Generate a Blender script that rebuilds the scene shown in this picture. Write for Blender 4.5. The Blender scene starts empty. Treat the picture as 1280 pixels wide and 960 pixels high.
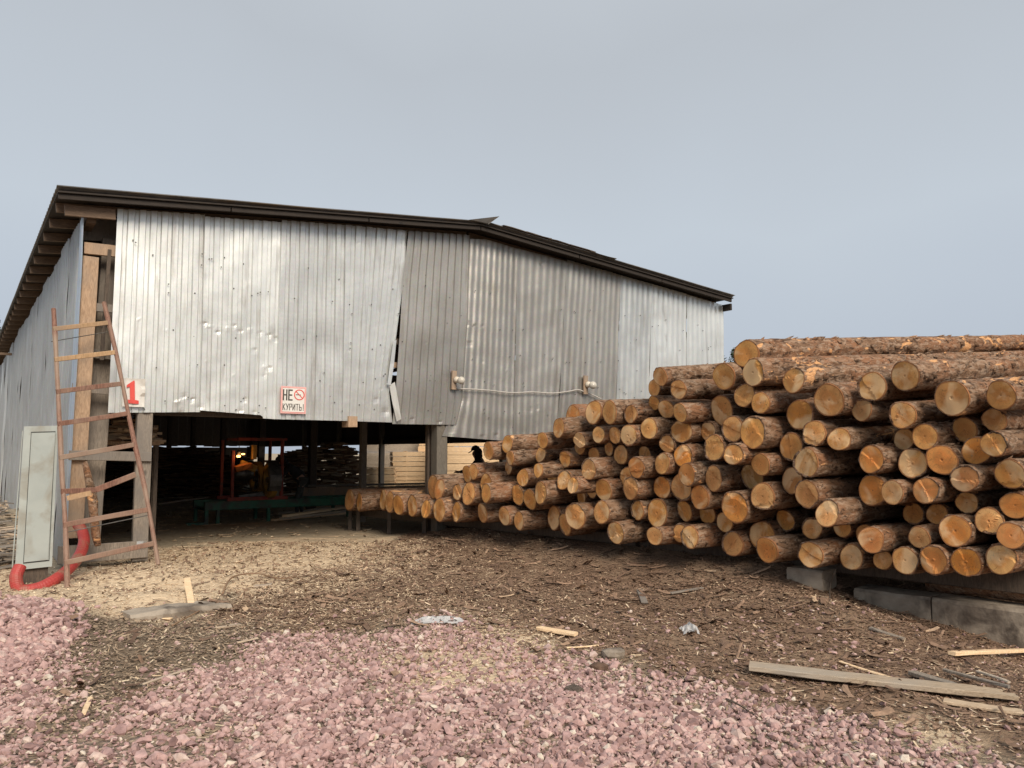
import bpy, math, random
import numpy as np
from mathutils import Vector, Matrix
random.seed(7); rng = np.random.default_rng(7)
SC = bpy.context.scene; COL = SC.collection

# ---------------------------------------------------------------- camera
F, EYE = 961.0, 1.6
PITCH = math.atan(86/961)
cam_d = bpy.data.cameras.new('camera'); cam = bpy.data.objects.new('camera', cam_d); COL.objects.link(cam)
cam.location = (0, 0, EYE); cam.rotation_euler = (math.pi/2 + PITCH, 0, 0)
cam_d.sensor_width = 36; cam_d.lens = 36*F/1280; cam_d.clip_start = .1; cam_d.clip_end = 3000
SC.camera = cam

# ---------------------------------------------------------------- sky, sun, exposure
SUN = Vector((.33, -.75, .60)).normalized()
w = bpy.data.worlds.new('World'); SC.world = w; w.use_nodes = True
nt = w.node_tree; nt.nodes.clear()
out = nt.nodes.new('ShaderNodeOutputWorld'); bg = nt.nodes.new('ShaderNodeBackground')
sky = nt.nodes.new('ShaderNodeTexSky'); sky.sky_type = 'NISHITA'; sky.sun_disc = False
sky.sun_elevation = math.asin(SUN.z); sky.sun_rotation = math.atan2(SUN.x, SUN.y)
sky.dust_density = 4; sky.air_density = 1.2
tc = nt.nodes.new('ShaderNodeTexCoord'); sx = nt.nodes.new('ShaderNodeSeparateXYZ')
nt.links.new(tc.outputs['Generated'], sx.inputs[0])
nz = nt.nodes.new('ShaderNodeTexNoise'); nz.inputs['Scale'].default_value = 1.6; nz.inputs['Detail'].default_value = 4
nt.links.new(tc.outputs['Generated'], nz.inputs['Vector'])
ad = nt.nodes.new('ShaderNodeMath'); ad.operation = 'MULTIPLY_ADD'; ad.inputs[1].default_value = .34; ad.inputs[2].default_value = -.17
nt.links.new(nz.outputs['Fac'], ad.inputs[0])
ad2 = nt.nodes.new('ShaderNodeMath'); ad2.operation = 'ADD'
nt.links.new(sx.outputs['Z'], ad2.inputs[0]); nt.links.new(ad.outputs[0], ad2.inputs[1])
rp = nt.nodes.new('ShaderNodeValToRGB'); cr = rp.color_ramp
SKYC = [(0, (.375, .42, .485)), (.13, (.405, .45, .515)), (.3, (.45, .495, .545)), (.52, (.41, .44, .475)), (1, (.56, .60, .63))]
cr.elements[0].position = 0; cr.elements[0].color = (*SKYC[0][1], 1)
cr.elements[1].position = 1; cr.elements[1].color = (*SKYC[-1][1], 1)
for p_, c_ in SKYC[1:-1]:
    e = cr.elements.new(p_); e.color = (*c_, 1)
nt.links.new(ad2.outputs[0], rp.inputs[0])
sc_ = nt.nodes.new('ShaderNodeVectorMath'); sc_.operation = 'SCALE'; sc_.inputs['Scale'].default_value = 10
nt.links.new(rp.outputs[0], sc_.inputs[0])
mx = nt.nodes.new('ShaderNodeMixRGB'); mx.inputs[0].default_value = .93
nt.links.new(sky.outputs[0], mx.inputs[1]); nt.links.new(sc_.outputs[0], mx.inputs[2])
nt.links.new(mx.outputs[0], bg.inputs[0]); bg.inputs[1].default_value = .1
nt.links.new(bg.outputs[0], out.inputs[0])
sd = bpy.data.lights.new('sun', 'SUN'); so = bpy.data.objects.new('sun', sd); COL.objects.link(so)
sd.energy = 2.8; sd.angle = math.radians(28); sd.color = (1, .87, .72)
so.rotation_euler = (-SUN).to_track_quat('-Z', 'Y').to_euler(); so.location = (0, -5, 12)
vs = SC.view_settings; vs.view_transform = 'Standard'; vs.look = 'None'; vs.exposure = .34; vs.gamma = 1; vs.use_curve_mapping = False

# ---------------------------------------------------------------- helpers
def ray(x, y):
    a = (x-640)/F; b = (480-y)/F
    return np.array([a, math.cos(PITCH)-b*math.sin(PITCH), math.sin(PITCH)+b*math.cos(PITCH)])
def at_y(x, y, Y):                    # point seen at pixel x, y at distance Y
    d = ray(x, y); k = Y/d[1]; return np.array([d[0]*k, Y, EYE+d[2]*k])
def ground(x, y, z=0.):
    d = ray(x, y); k = (z-EYE)/d[2]; return np.array([d[0]*k, d[1]*k, z])
ANG = math.radians(35.9)
UA = np.array([math.cos(ANG), math.sin(ANG)]); VA = np.array([-UA[1], UA[0]])
L0 = np.array([-5.72, 11.0])
def S(u, v, z=0.):
    p = L0+UA*u+VA*v; return np.array([p[0], p[1], z])
def wallpt(x, y, v=0.):               # pixel -> (u, z) on the plane v = const of the shed
    d = ray(x, y); q = L0+VA*v; k = (q@VA)/(d[:2]@VA); p = d[:2]*k
    return (p-L0)@UA, EYE+d[2]*k
def sidept(x, y, u):                  # pixel -> (v, z) on the plane u = const
    d = ray(x, y); q = L0+UA*u; k = (q@UA)/(d[:2]@UA); p = d[:2]*k
    return (p-L0)@VA, EYE+d[2]*k
def sm(a, b, x):
    t = np.clip((x-a)/(b-a), 0, 1); return t*t*(3-2*t)
_K = rng.normal(size=(40, 3)); _PH = rng.uniform(0, 6.28, 40)
def wav(x, y, z=0., f=1., o=0, n=6):  # cheap smooth noise, about -1..1
    s = 0
    for i in range(n):
        k = _K[(o*5+i) % 40]; m = f*(1+.6*i)
        s = s+np.sin(m*(k[0]*x+k[1]*y+k[2]*z)+_PH[(o*7+i) % 40])/(1+.35*i)
    return s/(n*.42)

def tag(o, label=None, cat=None, group=None, kind=None):
    if label: o['label'] = label
    if cat: o['category'] = cat
    if group: o['group'] = group
    if kind: o['kind'] = kind
    return o
def thing(name, label, cat, loc=(0, 0, 0), rz=0, group=None):
    o = bpy.data.objects.new(name, None); COL.objects.link(o); o.empty_display_size = .2
    o.location = loc; o.rotation_euler = (0, 0, rz); return tag(o, label, cat, group)
def obj(name, V, Fc, m, parent=None, smooth=False, loc=None):
    me = bpy.data.meshes.new(name)
    V = np.asarray(V, dtype=np.float32); n = len(V)
    if isinstance(Fc, np.ndarray):
        k = Fc.shape[1]; nf = len(Fc)
        me.vertices.add(n); me.vertices.foreach_set('co', V.ravel())
        me.loops.add(nf*k); me.loops.foreach_set('vertex_index', Fc.astype(np.int32).ravel())
        me.polygons.add(nf); me.polygons.foreach_set('loop_start', np.arange(0, nf*k, k, dtype=np.int32))
        me.polygons.foreach_set('loop_total', np.full(nf, k, dtype=np.int32)); me.update(calc_edges=True)
    else:
        me.from_pydata(V.tolist(), [], Fc)
    if smooth: me.shade_smooth()
    else: me.shade_flat()
    me.materials.append(m)
    o = bpy.data.objects.new(name, me); COL.objects.link(o)
    if parent: o.parent = parent
    if loc is not None: o.location = loc
    return o
class MB:
    def __init__(s): s.v = []; s.f = []
    def add(s, V, Fc):
        b = len(s.v); s.v += [tuple(p) for p in V]; s.f += [[i+b for i in f] for f in Fc]; return s
    def box(s, x0, x1, y0, y1, z0, z1):
        return s.add([(x, y, z) for x in (x0, x1) for y in (y0, y1) for z in (z0, z1)],
                     [(0, 1, 3, 2), (4, 6, 7, 5), (0, 4, 5, 1), (2, 3, 7, 6), (0, 2, 6, 4), (1, 5, 7, 3)])
    def beam(s, p, q, wd, th, up=(0, 0, 1), seg=1, jit=0., ch=0.):
        # a sawn timber from p to q: wd sideways, th along 'up'; chamfered and slightly uneven
        p = np.array(p, float); q = np.array(q, float); d = q-p; ln = np.linalg.norm(d); d /= ln
        up = np.array(up, float); sd_ = np.cross(d, up); sd_ /= np.linalg.norm(sd_); up2 = np.cross(sd_, d)
        if ch: pr = [(-1+2*ch/wd, -1), (1-2*ch/wd, -1), (1, -1+2*ch/th), (1, 1-2*ch/th), (1-2*ch/wd, 1), (-1+2*ch/wd, 1), (-1, 1-2*ch/th), (-1, -1+2*ch/th)]
        else: pr = [(-1, -1), (1, -1), (1, 1), (-1, 1)]
        k = len(pr); V = []; ws = random.uniform(-1, 1)
        for i in range(seg+1):
            t = i/seg; c = p+d*ln*t+up2*(math.sin(t*3.1)*jit*ws)
            for a, b in pr:
                V.append(c+sd_*(a*wd/2+random.uniform(-jit, jit)*.5)+up2*(b*th/2+random.uniform(-jit, jit)*.3))
        Fc = [[i*k+j, i*k+(j+1) % k, (i+1)*k+(j+1) % k, (i+1)*k+j] for i in range(seg) for j in range(k)]
        Fc += [list(range(k))[::-1], [seg*k+j for j in range(k)]]
        return s.add(V, Fc)
    def tube(s, pts, r, n=8, cap=True, wob=0.):
        pts = [Vector(p) for p in pts]; m = len(pts); rr = r if hasattr(r, '__len__') else [r]*m
        V = []; ref = Vector((0, 0, 1)); pa = None
        for i in range(m):
            t = (pts[min(i+1, m-1)]-pts[max(i-1, 0)]).normalized()
            if pa is None:
                if abs(t.z) > .9: ref = Vector((1, 0, 0))
                a = t.cross(ref).normalized()
            else: a = (pa-t*pa.dot(t)).normalized()
            pa = a; b = t.cross(a)
            for j in range(n):
                h = 6.28319*j/n; q = rr[i]*(1+random.uniform(-wob, wob)); V.append(pts[i]+a*math.cos(h)*q+b*math.sin(h)*q)
        Fc = [[i*n+j, i*n+(j+1) % n, (i+1)*n+(j+1) % n, (i+1)*n+j] for i in range(m-1) for j in range(n)]
        if cap: Fc += [list(range(n))[::-1], [(m-1)*n+j for j in range(n)]]
        return s.add(V, Fc)
    def ball(s, c, r, n=10, sq=(1, 1, 1)):
        V = []; Fc = []
        for i in range(n+1):
            for j in range(2*n):
                a = math.pi*i/n; b = math.pi*j/n
                V.append((c[0]+r*sq[0]*math.sin(a)*math.cos(b), c[1]+r*sq[1]*math.sin(a)*math.sin(b), c[2]+r*sq[2]*math.cos(a)))
        for i in range(n):
            for j in range(2*n): Fc.append([i*2*n+j, (i+1)*2*n+j, (i+1)*2*n+(j+1) % (2*n), i*2*n+(j+1) % (2*n)])
        return s.add(V, Fc)
    def build(s, name, m, parent=None, smooth=False, loc=None):
        return obj(name, s.v, s.f, m, parent, smooth, loc)
def smooth_path(pts, k=6):
    P_ = [np.array(p, float) for p in pts]; o = []
    for i in range(len(P_)-1):
        a, b, c, d = P_[max(i-1, 0)], P_[i], P_[i+1], P_[min(i+2, len(P_)-1)]
        for j in range(k):
            t = j/k; o.append(.5*((2*b)+(c-a)*t+(2*a-5*b+4*c-d)*t*t+(3*b-a-3*c+d)*t**3))
    o.append(P_[-1]); return o

# ---------------------------------------------------------------- materials
class NT:
    def __init__(s, name):
        s.m = bpy.data.materials.new(name); s.m.use_nodes = True; s.t = s.m.node_tree
        s.b = s.t.nodes['Principled BSDF']; s.c = s.t.nodes.new('ShaderNodeTexCoord')
    def n(s, typ, **kw):
        x = s.t.nodes.new(typ)
        for k, v in kw.items():
            if k.startswith('i_'):
                kk = k[2:]; kk = int(kk) if kk.isdigit() else kk.replace('_', ' '); x.inputs[kk].default_value = v
            else: setattr(x, k, v)
        return x
    def l(s, a, b): s.t.links.new(a, b)
    def vec(s, stretch=(1, 1, 1), coord='Object'):
        mp = s.n('ShaderNodeMapping'); mp.inputs['Scale'].default_value = stretch; s.l(s.c.outputs[coord], mp.inputs[0])
        oi = s.n('ShaderNodeObjectInfo'); mu = s.n('ShaderNodeVectorMath', operation='SCALE'); cb = s.n('ShaderNodeCombineXYZ')
        for i in range(3): s.l(oi.outputs['Random'], cb.inputs[i])
        s.l(cb.outputs[0], mu.inputs[0]); mu.inputs['Scale'].default_value = 37
        a = s.n('ShaderNodeVectorMath', operation='ADD'); s.l(mp.outputs[0], a.inputs[0]); s.l(mu.outputs[0], a.inputs[1]); return a.outputs[0]
    def noise(s, v, scale, detail=4, dist=0, rough=.55):
        x = s.n('ShaderNodeTexNoise', i_Scale=scale, i_Detail=detail, i_Distortion=dist, i_Roughness=rough); s.l(v, x.inputs['Vector']); return x.outputs['Fac']
    def ramp(s, f, stops):
        r = s.n('ShaderNodeValToRGB'); e = r.color_ramp.elements
        for i, (p, c) in enumerate(stops):
            c = (c, c, c) if not hasattr(c, '__len__') else c
            if i < 2: e[i].position = p; e[i].color = (*c, 1)
            else: q = e.new(p); q.color = (*c, 1)
        s.l(f, r.inputs[0]); return r.outputs[0]
    def mix(s, f, a, b, mode='MIX'):
        x = s.n('ShaderNodeMixRGB', blend_type=mode)
        for i, q in enumerate((f, a, b)):
            if isinstance(q, bpy.types.NodeSocket): s.l(q, x.inputs[i])
            elif hasattr(q, '__len__'): x.inputs[i].default_value = (*q, 1)
            else: x.inputs[i].default_value = q
        return x.outputs[0]
    def math(s, op, a, b=0.):
        x = s.n('ShaderNodeMath', operation=op)
        for i, q in enumerate((a, b)):
            if isinstance(q, bpy.types.NodeSocket): s.l(q, x.inputs[i])
            else: x.inputs[i].default_value = q
        return x.outputs[0]
    def bump(s, h, st=.5, d=.01):
        x = s.n('ShaderNodeBump', i_Strength=st, i_Distance=d); s.l(h, x.inputs['Height']); s.l(x.outputs[0], s.b.inputs['Normal'])
    def done(s, col=None, rough=.8, metal=0., spec=None):
        if col is not None:
            if isinstance(col, bpy.types.NodeSocket): s.l(col, s.b.inputs['Base Color'])
            else: s.b.inputs['Base Color'].default_value = (*col, 1)
        if isinstance(rough, bpy.types.NodeSocket): s.l(rough, s.b.inputs['Roughness'])
        else: s.b.inputs['Roughness'].default_value = rough
        s.b.inputs['Metallic'].default_value = metal
        if spec is not None: s.b.inputs['Specular IOR Level'].default_value = spec
        return s.m
def mk(name, c0, c1, scale=4, rough=.8, bump=.4, bd=.01, stretch=(1, 1, 1), metal=0., dirt=None, spec=None):
    t = NT(name); v = t.vec(stretch); f = t.noise(v, scale, 6, .4)
    c = t.ramp(f, [(.3, c0), (.7, c1)])
    if dirt:
        g = t.noise(t.vec((1, 1, 1)), dirt[1], 5, .5); c = t.mix(t.ramp(g, [(.5, 0), (.66, 1)]), c, dirt[0])
    if bump: t.bump(t.noise(v, scale*4, 5), bump, bd)
    return t.done(c, rough, metal, spec)
def wood(name, c0, c1, rough=.75, stretch=(6, 6, 1), knots=True, grey=None):
    # sawn softwood: long grain along the local Z unless stretched otherwise
    t = NT(name); v = t.vec(stretch); f = t.noise(v, 9, 6, 1.2); g = t.noise(v, 2.2, 3, .3)
    c = t.mix(g, t.ramp(f, [(.3, c0), (.7, c1)]), t.ramp(f, [(.35, tuple(.72*x for x in c0)), (.65, c1)]))
    if knots:
        vo = t.n('ShaderNodeTexVoronoi', i_Scale=1.6); t.l(t.vec(tuple(min(x, 2.2) for x in stretch)), vo.inputs['Vector'])
        c = t.mix(t.ramp(vo.outputs['Distance'], [(.05, .8), (.09, 0)]), c, tuple(.3*x for x in c0))
    if grey: c = t.mix(t.ramp(t.noise(t.vec(), 1.3, 5, .6), [(.4, 0), (.65, 1)]), c, grey)
    t.bump(f, .5, .004); return t.done(c, rough)
def metal_sheet(name, base, rust=.0, rough=.42, metal=.75, tint=(.20, .17, .14)):
    t = NT(name); v = t.vec((1, 1, 1)); st = t.vec((7, 7, .35))
    big = t.noise(v, .55, 3, .8); streak = t.noise(st, 2.2, 5, .4); fine = t.noise(v, 22, 4)
    vo = t.n('ShaderNodeTexVoronoi', i_Scale=45.); t.l(v, vo.inputs['Vector'])
    c = t.mix(t.ramp(big, [(.35, 0), (.7, 1)]), tuple(.86*x for x in base), tuple(min(1, 1.1*x) for x in base))
    c = t.mix(t.ramp(streak, [(.45, 0), (.8, .35)]), c, tuple(.6*x for x in base))
    c = t.mix(.1, c, vo.outputs['Color'], 'SOFT_LIGHT')
    c = t.mix(t.math('MULTIPLY', t.ramp(t.noise(v, .9, 6, .7), [(.46, 0), (.72, 1)]), rust), c, tint)
    g2 = t.noise(t.vec((4, 4, .5)), 1.6, 5, .6); c = t.mix(t.ramp(g2, [(.56, 0), (.72, .45)]), c, (.26, .22, .18))
    # nail heads and small scuffs
    v2 = t.n('ShaderNodeTexVoronoi', i_Scale=2.1); t.l(v, v2.inputs['Vector'])
    c = t.mix(t.ramp(v2.outputs['Distance'], [(.018, .75), (.03, 0)]), c, (.10, .09, .08))
    t.bump(t.math('ADD', t.math('MULTIPLY', t.noise(v, 2.2, 2, .2), 1.), t.math('MULTIPLY', fine, .05)), .09, .03)
    r = t.math('ADD', t.math('MULTIPLY', fine, .18), rough-.09)
    return t.done(c, r, metal)
M = {}
M['zinc_bright'] = metal_sheet('zinc_bright', (.76, .78, .76), .05, .38, .62)  # front sheet tones paint the wall's bright-to-dark reflection into the base colour
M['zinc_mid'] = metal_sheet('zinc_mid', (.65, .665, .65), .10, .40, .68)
M['zinc_reflect_dark'] = metal_sheet('zinc_reflect_dark', (.40, .39, .365), .25, .44, .66)  # darker base colour stands in for the dim reflection on the middle sheets
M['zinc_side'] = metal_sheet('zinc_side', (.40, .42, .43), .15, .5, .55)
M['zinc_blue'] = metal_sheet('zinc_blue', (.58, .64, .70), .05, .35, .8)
M['roof_sheet'] = mk('roof_sheet', (.10, .10, .10), (.22, .21, .20), 5, .8, .4, dirt=((.16, .13, .10), 2))
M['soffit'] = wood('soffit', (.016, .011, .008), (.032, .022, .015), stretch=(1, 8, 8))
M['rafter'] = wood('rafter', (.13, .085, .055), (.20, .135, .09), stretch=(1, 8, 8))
M['timber'] = wood('timber', (.36, .235, .145), (.52, .36, .235), grey=(.30, .235, .18))
M['timber_grey'] = wood('timber_grey', (.20, .165, .13), (.33, .28, .225), grey=(.19, .17, .15))
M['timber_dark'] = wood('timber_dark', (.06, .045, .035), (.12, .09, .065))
M['fresh_board'] = wood('fresh_board', (.80, .55, .31), (.92, .71, .47), stretch=(1, 8, 8))
M['fresh_end'] = wood('fresh_end', (.22, .13, .08), (.34, .21, .12), stretch=(5, 5, 5), knots=False)
M['old_board'] = wood('old_board', (.40, .33, .25), (.56, .48, .39), stretch=(1, 8, 8))
M['slab'] = wood('slab', (.20, .11, .06), (.42, .27, .15), stretch=(1, 8, 8), grey=(.16, .10, .07))
M['slab_light'] = wood('slab_light', (.45, .33, .22), (.62, .48, .33), stretch=(1, 8, 8), grey=(.40, .33, .26))
M['ladder_red'] = wood('ladder_red', (.16, .075, .05), (.29, .15, .105), grey=(.30, .22, .165))
M['ladder_new'] = wood('ladder_new', (.42, .26, .13), (.56, .37, .21), grey=(.34, .24, .16))
M['post_grey'] = wood('post_grey', (.11, .095, .075), (.19, .165, .13), grey=(.13, .12, .10))
M['plank_brown'] = wood('plank_brown', (.34, .255, .17), (.50, .395, .28), stretch=(1.2, 9, 9), grey=(.36, .31, .25))
M['concrete'] = mk('concrete', (.22, .18, .14), (.38, .325, .26), 5, .9, .6, .012, dirt=((.09, .07, .055), 3))
M['cabinet'] = mk('cabinet', (.33, .365, .35), (.40, .435, .41), 2.5, .45, .1, dirt=((.27, .26, .22), 2.3))
M['cabinet_gap'] = mk('cabinet_gap', (.05, .055, .05), (.07, .07, .07), 5, .8)
M['hose'] = mk('hose', (.34, .035, .032), (.44, .06, .05), 6, .5, .2, dirt=((.30, .13, .09), 5))
M['white_plate'] = mk('white_plate', (.66, .65, .61), (.76, .75, .71), 3, .5, .15, dirt=((.5, .47, .42), 1.7))
M['red_print'] = mk('red_print', (.62, .06, .05), (.70, .09, .07), 8, .5, 0)
M['pink_print'] = mk('pink_print', (.72, .38, .36), (.78, .46, .43), 8, .5, 0)
M['black_print'] = mk('black_print', (.05, .045, .04), (.08, .07, .06), 8, .6, 0)
M['cable'] = mk('cable', (.42, .40, .37), (.55, .52, .48), 8, .6)
M['bulb'] = mk('bulb', (.48, .45, .39), (.62, .59, .52), 9, .15, 0)
M['ceramic'] = mk('ceramic', (.62, .55, .45), (.72, .66, .56), 8, .4)
M['green_paint'] = mk('green_paint', (.02, .10, .06), (.03, .15, .09), 6, .5, .1, dirt=((.05, .05, .04), 3))
M['red_paint'] = mk('red_paint', (.22, .03, .02), (.32, .06, .035), 6, .6, .2, dirt=((.09, .05, .035), 5))
M['yellow_paint'] = mk('yellow_paint', (.34, .18, .03), (.48, .28, .06), 6, .5, .1, dirt=((.25, .14, .05), 3))
M['steel'] = mk('steel', (.10, .10, .10), (.25, .24, .22), 8, .45, .2, metal=.8)
M['black_cloth'] = mk('black_cloth', (.012, .012, .014), (.024, .024, .028), 20, .9)
M['grey_cloth'] = mk('grey_cloth', (.05, .055, .05), (.08, .085, .08), 20, .9)
M['skin'] = mk('skin', (.42, .24, .17), (.50, .30, .22), 20, .6, .1)
M['orange_cloth'] = mk('orange_cloth', (.34, .10, .02), (.42, .15, .03), 10, .8)
g_ = NT('lamp_glow'); g_.b.inputs['Emission Color'].default_value = (1, .45, .12, 1); g_.b.inputs['Emission Strength'].default_value = 5; M['lamp_glow'] = g_.done((.8, .5, .2), .4)
def bark_mat():
    t = NT('bark'); v = t.vec((1.1, 4, 4)); vf = t.vec((1, 1, 1)); oi = t.n('ShaderNodeObjectInfo')
    a = t.noise(v, 3.2, 7, .9); b = t.noise(vf, 2.2, 5, .8); fine = t.noise(t.vec((3, 9, 9)), 9, 4, .4)
    c = t.ramp(a, [(.28, (.048, .028, .018)), (.46, (.185, .112, .068)), (.70, (.32, .215, .145))])
    c = t.mix(t.ramp(b, [(.45, 0), (.62, .65)]), c, (.30, .145, .075))
    c = t.mix(t.ramp(t.noise(t.vec((1.2, 3, 3)), 7, 5, .8), [(.50, 0), (.60, .55)]), c, (.40, .31, .235))
    c = t.mix(t.ramp(t.noise(t.vec((2, 5, 5)), 5, 5, 1.2), [(.36, .85), (.46, 0)]), c, (.045, .028, .02))
    pl = t.noise(t.vec((1.3, 3.2, 3.2)), 1.7, 6, 1.2)
    al = t.math('MULTIPLY', oi.outputs['Alpha'], .3)
    th = t.math('ADD', pl, al); k = t.ramp(th, [(.785, 0), (.80, 1)])
    c = t.mix(k, c, t.ramp(fine, [(.3, (.50, .24, .10)), (.7, (.74, .46, .24))]))
    cb = t.n('ShaderNodeCombineXYZ'); 
    for i in range(3): t.l(oi.outputs['Random'], cb.inputs[i])
    c = t.mix(.25, c, t.ramp(oi.outputs['Random'], [(0, (.34, .30, .26)), (.5, (.60, .54, .49)), (1, (.50, .39, .31))]), 'OVERLAY')
    h = t.math('ADD', a, t.math('MULTIPLY', fine, .35)); t.bump(h, 1., .03); return t.done(c, .92, 0, .2)
M['bark'] = bark_mat()
def cut_mat():
    t = NT('cut_wood'); oi = t.n('ShaderNodeObjectInfo'); sp = t.n('ShaderNodeSeparateXYZ'); t.l(t.c.outputs['Object'], sp.inputs[0])
    v = t.vec((1, 1, 1)); n1 = t.noise(v, 9, 4, .4); n2 = t.noise(v, 3.5, 3, .4)
    ln = t.n('ShaderNodeVectorMath', operation='LENGTH'); t.l(t.c.outputs['Object'], ln.inputs[0])
    rr = t.math('ADD', ln.outputs['Value'], t.math('MULTIPLY', n1, .02))
    ring = t.math('SINE', t.math('MULTIPLY', rr, 560.))
    at = t.n('ShaderNodeAttribute'); at.attribute_name = 'rad'; rad = at.outputs['Fac']   # 0 centre .. 1 rim
    rw = t.math('ADD', rad, t.math('MULTIPLY', t.math('SUBTRACT', n2, .5), 1.1))
    base = t.mix(t.ramp(rw, [(.45, 0), (.66, 1)]), t.mix(1., oi.outputs['Color'], (.93, .80, .72), 'MULTIPLY'), oi.outputs['Color'])
    base = t.mix(t.ramp(ring, [(0, .22), (1, 0)]), base, (.36, .17, .06))
    # thin dark drying cracks and saw scratches, different on every log
    cr1 = t.noise(v, 8, 2, 2.0); ck = t.ramp(t.math('ABSOLUTE', t.math('SUBTRACT', cr1, .5)), [(0, .85), (.013, 0)])
    cr2 = t.noise(t.vec((1, 1, 1)), 11, 1, 2.4); ck2 = t.ramp(t.math('ABSOLUTE', t.math('SUBTRACT', cr2, .47)), [(0, .85), (.013, 0)])
    base = t.mix(t.math('MULTIPLY', ck, t.ramp(n1, [(.4, 0), (.55, 1)])), base, (.16, .09, .04)); base = t.mix(t.math('MULTIPLY', ck2, oi.outputs['Alpha']), base, (.10, .06, .035))
    base = t.mix(t.ramp(t.noise(t.vec((1, 1, 1)), 5.5, 5, 1.4), [(.46, 0), (.68, .65)]), base, (.42, .20, .07))
    base = t.mix(t.ramp(t.noise(t.vec((1, 1, 1)), 3, 3, .6), [(.52, 0), (.62, .5)]), base, (.86, .66, .40))
    base = t.mix(t.ramp(t.math('ADD', rad, t.math('MULTIPLY', n1, .18)), [(.97, 0), (1.04, .9)]), base, (.30, .13, .055))
    base = t.mix(t.ramp(rad, [(.03, .6), (.06, 0)]), base, (.22, .11, .05))
    sw = t.noise(t.vec((2, 2, 40)), 3, 3, .2); t.bump(t.math('ADD', sw, t.math('MULTIPLY', ring, .12)), .5, .004); return t.done(base, .8, 0, .25)
M['cut'] = cut_mat()
def tint_mat(name, stops, rough=.85, bump=.3, bs=30):
    t = NT(name); at = t.n('ShaderNodeAttribute'); at.attribute_name = 'tint'
    c = t.ramp(at.outputs['Fac'], stops); n = t.noise(t.c.outputs['Object'], bs, 4)
    c = t.mix(.5, c, t.ramp(n, [(.3, .25), (.7, .78)]), 'OVERLAY'); t.bump(n, bump, .006); return t.done(c, rough)
M['stone'] = tint_mat('stone', [(0, (.17, .10, .09)), (.3, (.34, .215, .20)), (.6, (.46, .305, .28)), (.85, (.54, .41, .36)), (1, (.60, .52, .43))])
M['chip_dark'] = tint_mat('chip_dark', [(0, (.11, .065, .042)), (.45, (.205, .128, .083)), (.8, (.30, .195, .13)), (.97, (.40, .275, .185)), (1, (.52, .37, .24))])
M['chip_grey'] = tint_mat('chip_grey', [(0, (.10, .07, .048)), (.4, (.225, .158, .105)), (.75, (.36, .27, .185)), (1, (.55, .45, .32))])
M['chip_light'] = tint_mat('chip_light', [(0, (.22, .15, .095)), (.35, (.56, .42, .275)), (1, (.78, .63, .45))])

# ---------------------------------------------------------------- ground
def gauss(x, y, cx, cy, rx, ry, th=0.):
    c, s = math.cos(th), math.sin(th); a = (x-cx)*c+(y-cy)*s; b = -(x-cx)*s+(y-cy)*c
    return np.exp(-(a/rx)**2-(b/ry)**2)
GM = ground(5, 810)
def H(x, y):
    x = np.asarray(x, float); y = np.asarray(y, float)
    r = np.hypot(x, y-8); near = 1-sm(14, 30, r)
    h = .022*wav(x, y, 0, 1.7, 1)*near+.012*wav(x, y, 0, 6, 2)*near
    u = (x-L0[0])*UA[0]+(y-L0[1])*UA[1]; v = (x-L0[0])*VA[0]+(y-L0[1])*VA[1]
    h = h*(1-.8*sm(-.2, .5, v)*sm(-1, 0, u))
    h = h+.30*gauss(x, y, GM[0]-.15, GM[1]+.1, .55, 1.15)                # gravel heap at the left
    h = h-.05*gauss(x, y, -3.1, 5.6, .7, .5)
    h = h+.15*gauss(x, y, -4.55, 9.7, .75, .6)+.05*gauss(x, y, -5.3, 8.8, .7, .5)     # sawdust by the ladder
    h = h+.06*gauss(x, y, -3.2, 9.9, 1.1, .6)
    h = h-.36*gauss(x, y, 5.3, 7.0, 1.6, 1.5, -.8)                       # hollow before the concrete blocks
    h = h+.10*gauss(x, y, 2.6, 8.6, 1.2, .7, -.6)                        # bark heaped against the pile
    rx, ry = 6.1/8.914, -6.5/8.914; al = (x+1.44)*rx+(y-13.5)*ry; bk = -(x+1.44)*ry+(y-13.5)*rx      # along and behind the front of the pile
    h = h+.30*sm(-.5, 1.0, bk)*sm(-2.5, .5, al)*(1-sm(6.0, 7.4, al))*(1-sm(5, 8, bk))
    b0 = .13*gauss(x, y, 3.35, 7.55, .75, .45, -.8)
    h = h+b0+.09*gauss(x, y, -3.75, 8.45, .75, .35)
    h = h+.35*gauss(x, y, -11.5, 17, 1.4, 2.2)+.2*gauss(x, y, -8.6, 13, .5, 1.5, .6)
    return h
def Hs(x, y): return float(H(x, y))
def topx(x, y, z=0.):
    zz = z-EYE; dep = y*math.cos(PITCH)+zz*math.sin(PITCH); up = -y*math.sin(PITCH)+zz*math.cos(PITCH)
    dep = np.where(dep < .3, .3, dep); return 640+F*x/dep, 480-F*up/dep
def inpoly(px, py, poly):
    c = np.zeros(px.shape, bool); n = len(poly)
    for i in range(n):
        x0, y0 = poly[i]; x1, y1 = poly[i-1]
        if y0 == y1: continue
        c ^= ((y0 > py) != (y1 > py)) & (px < (x1-x0)*(py-y0)/(y1-y0)+x0)
    return c
GR = [[(-300, 742), (10, 757), (62, 782), (78, 815), (66, 880), (45, 912), (-300, 918)],
      [(-400, 945), (60, 925), (150, 880), (205, 858), (300, 822), (345, 800), (430, 796), (480, 800), (545, 775), (575, 776), (590, 796), (690, 815), (800, 838), (900, 864), (960, 880), (1050, 905), (1120, 935), (1290, 965), (1800, 1300), (1200, 4000), (-400, 4000)]]
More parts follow.
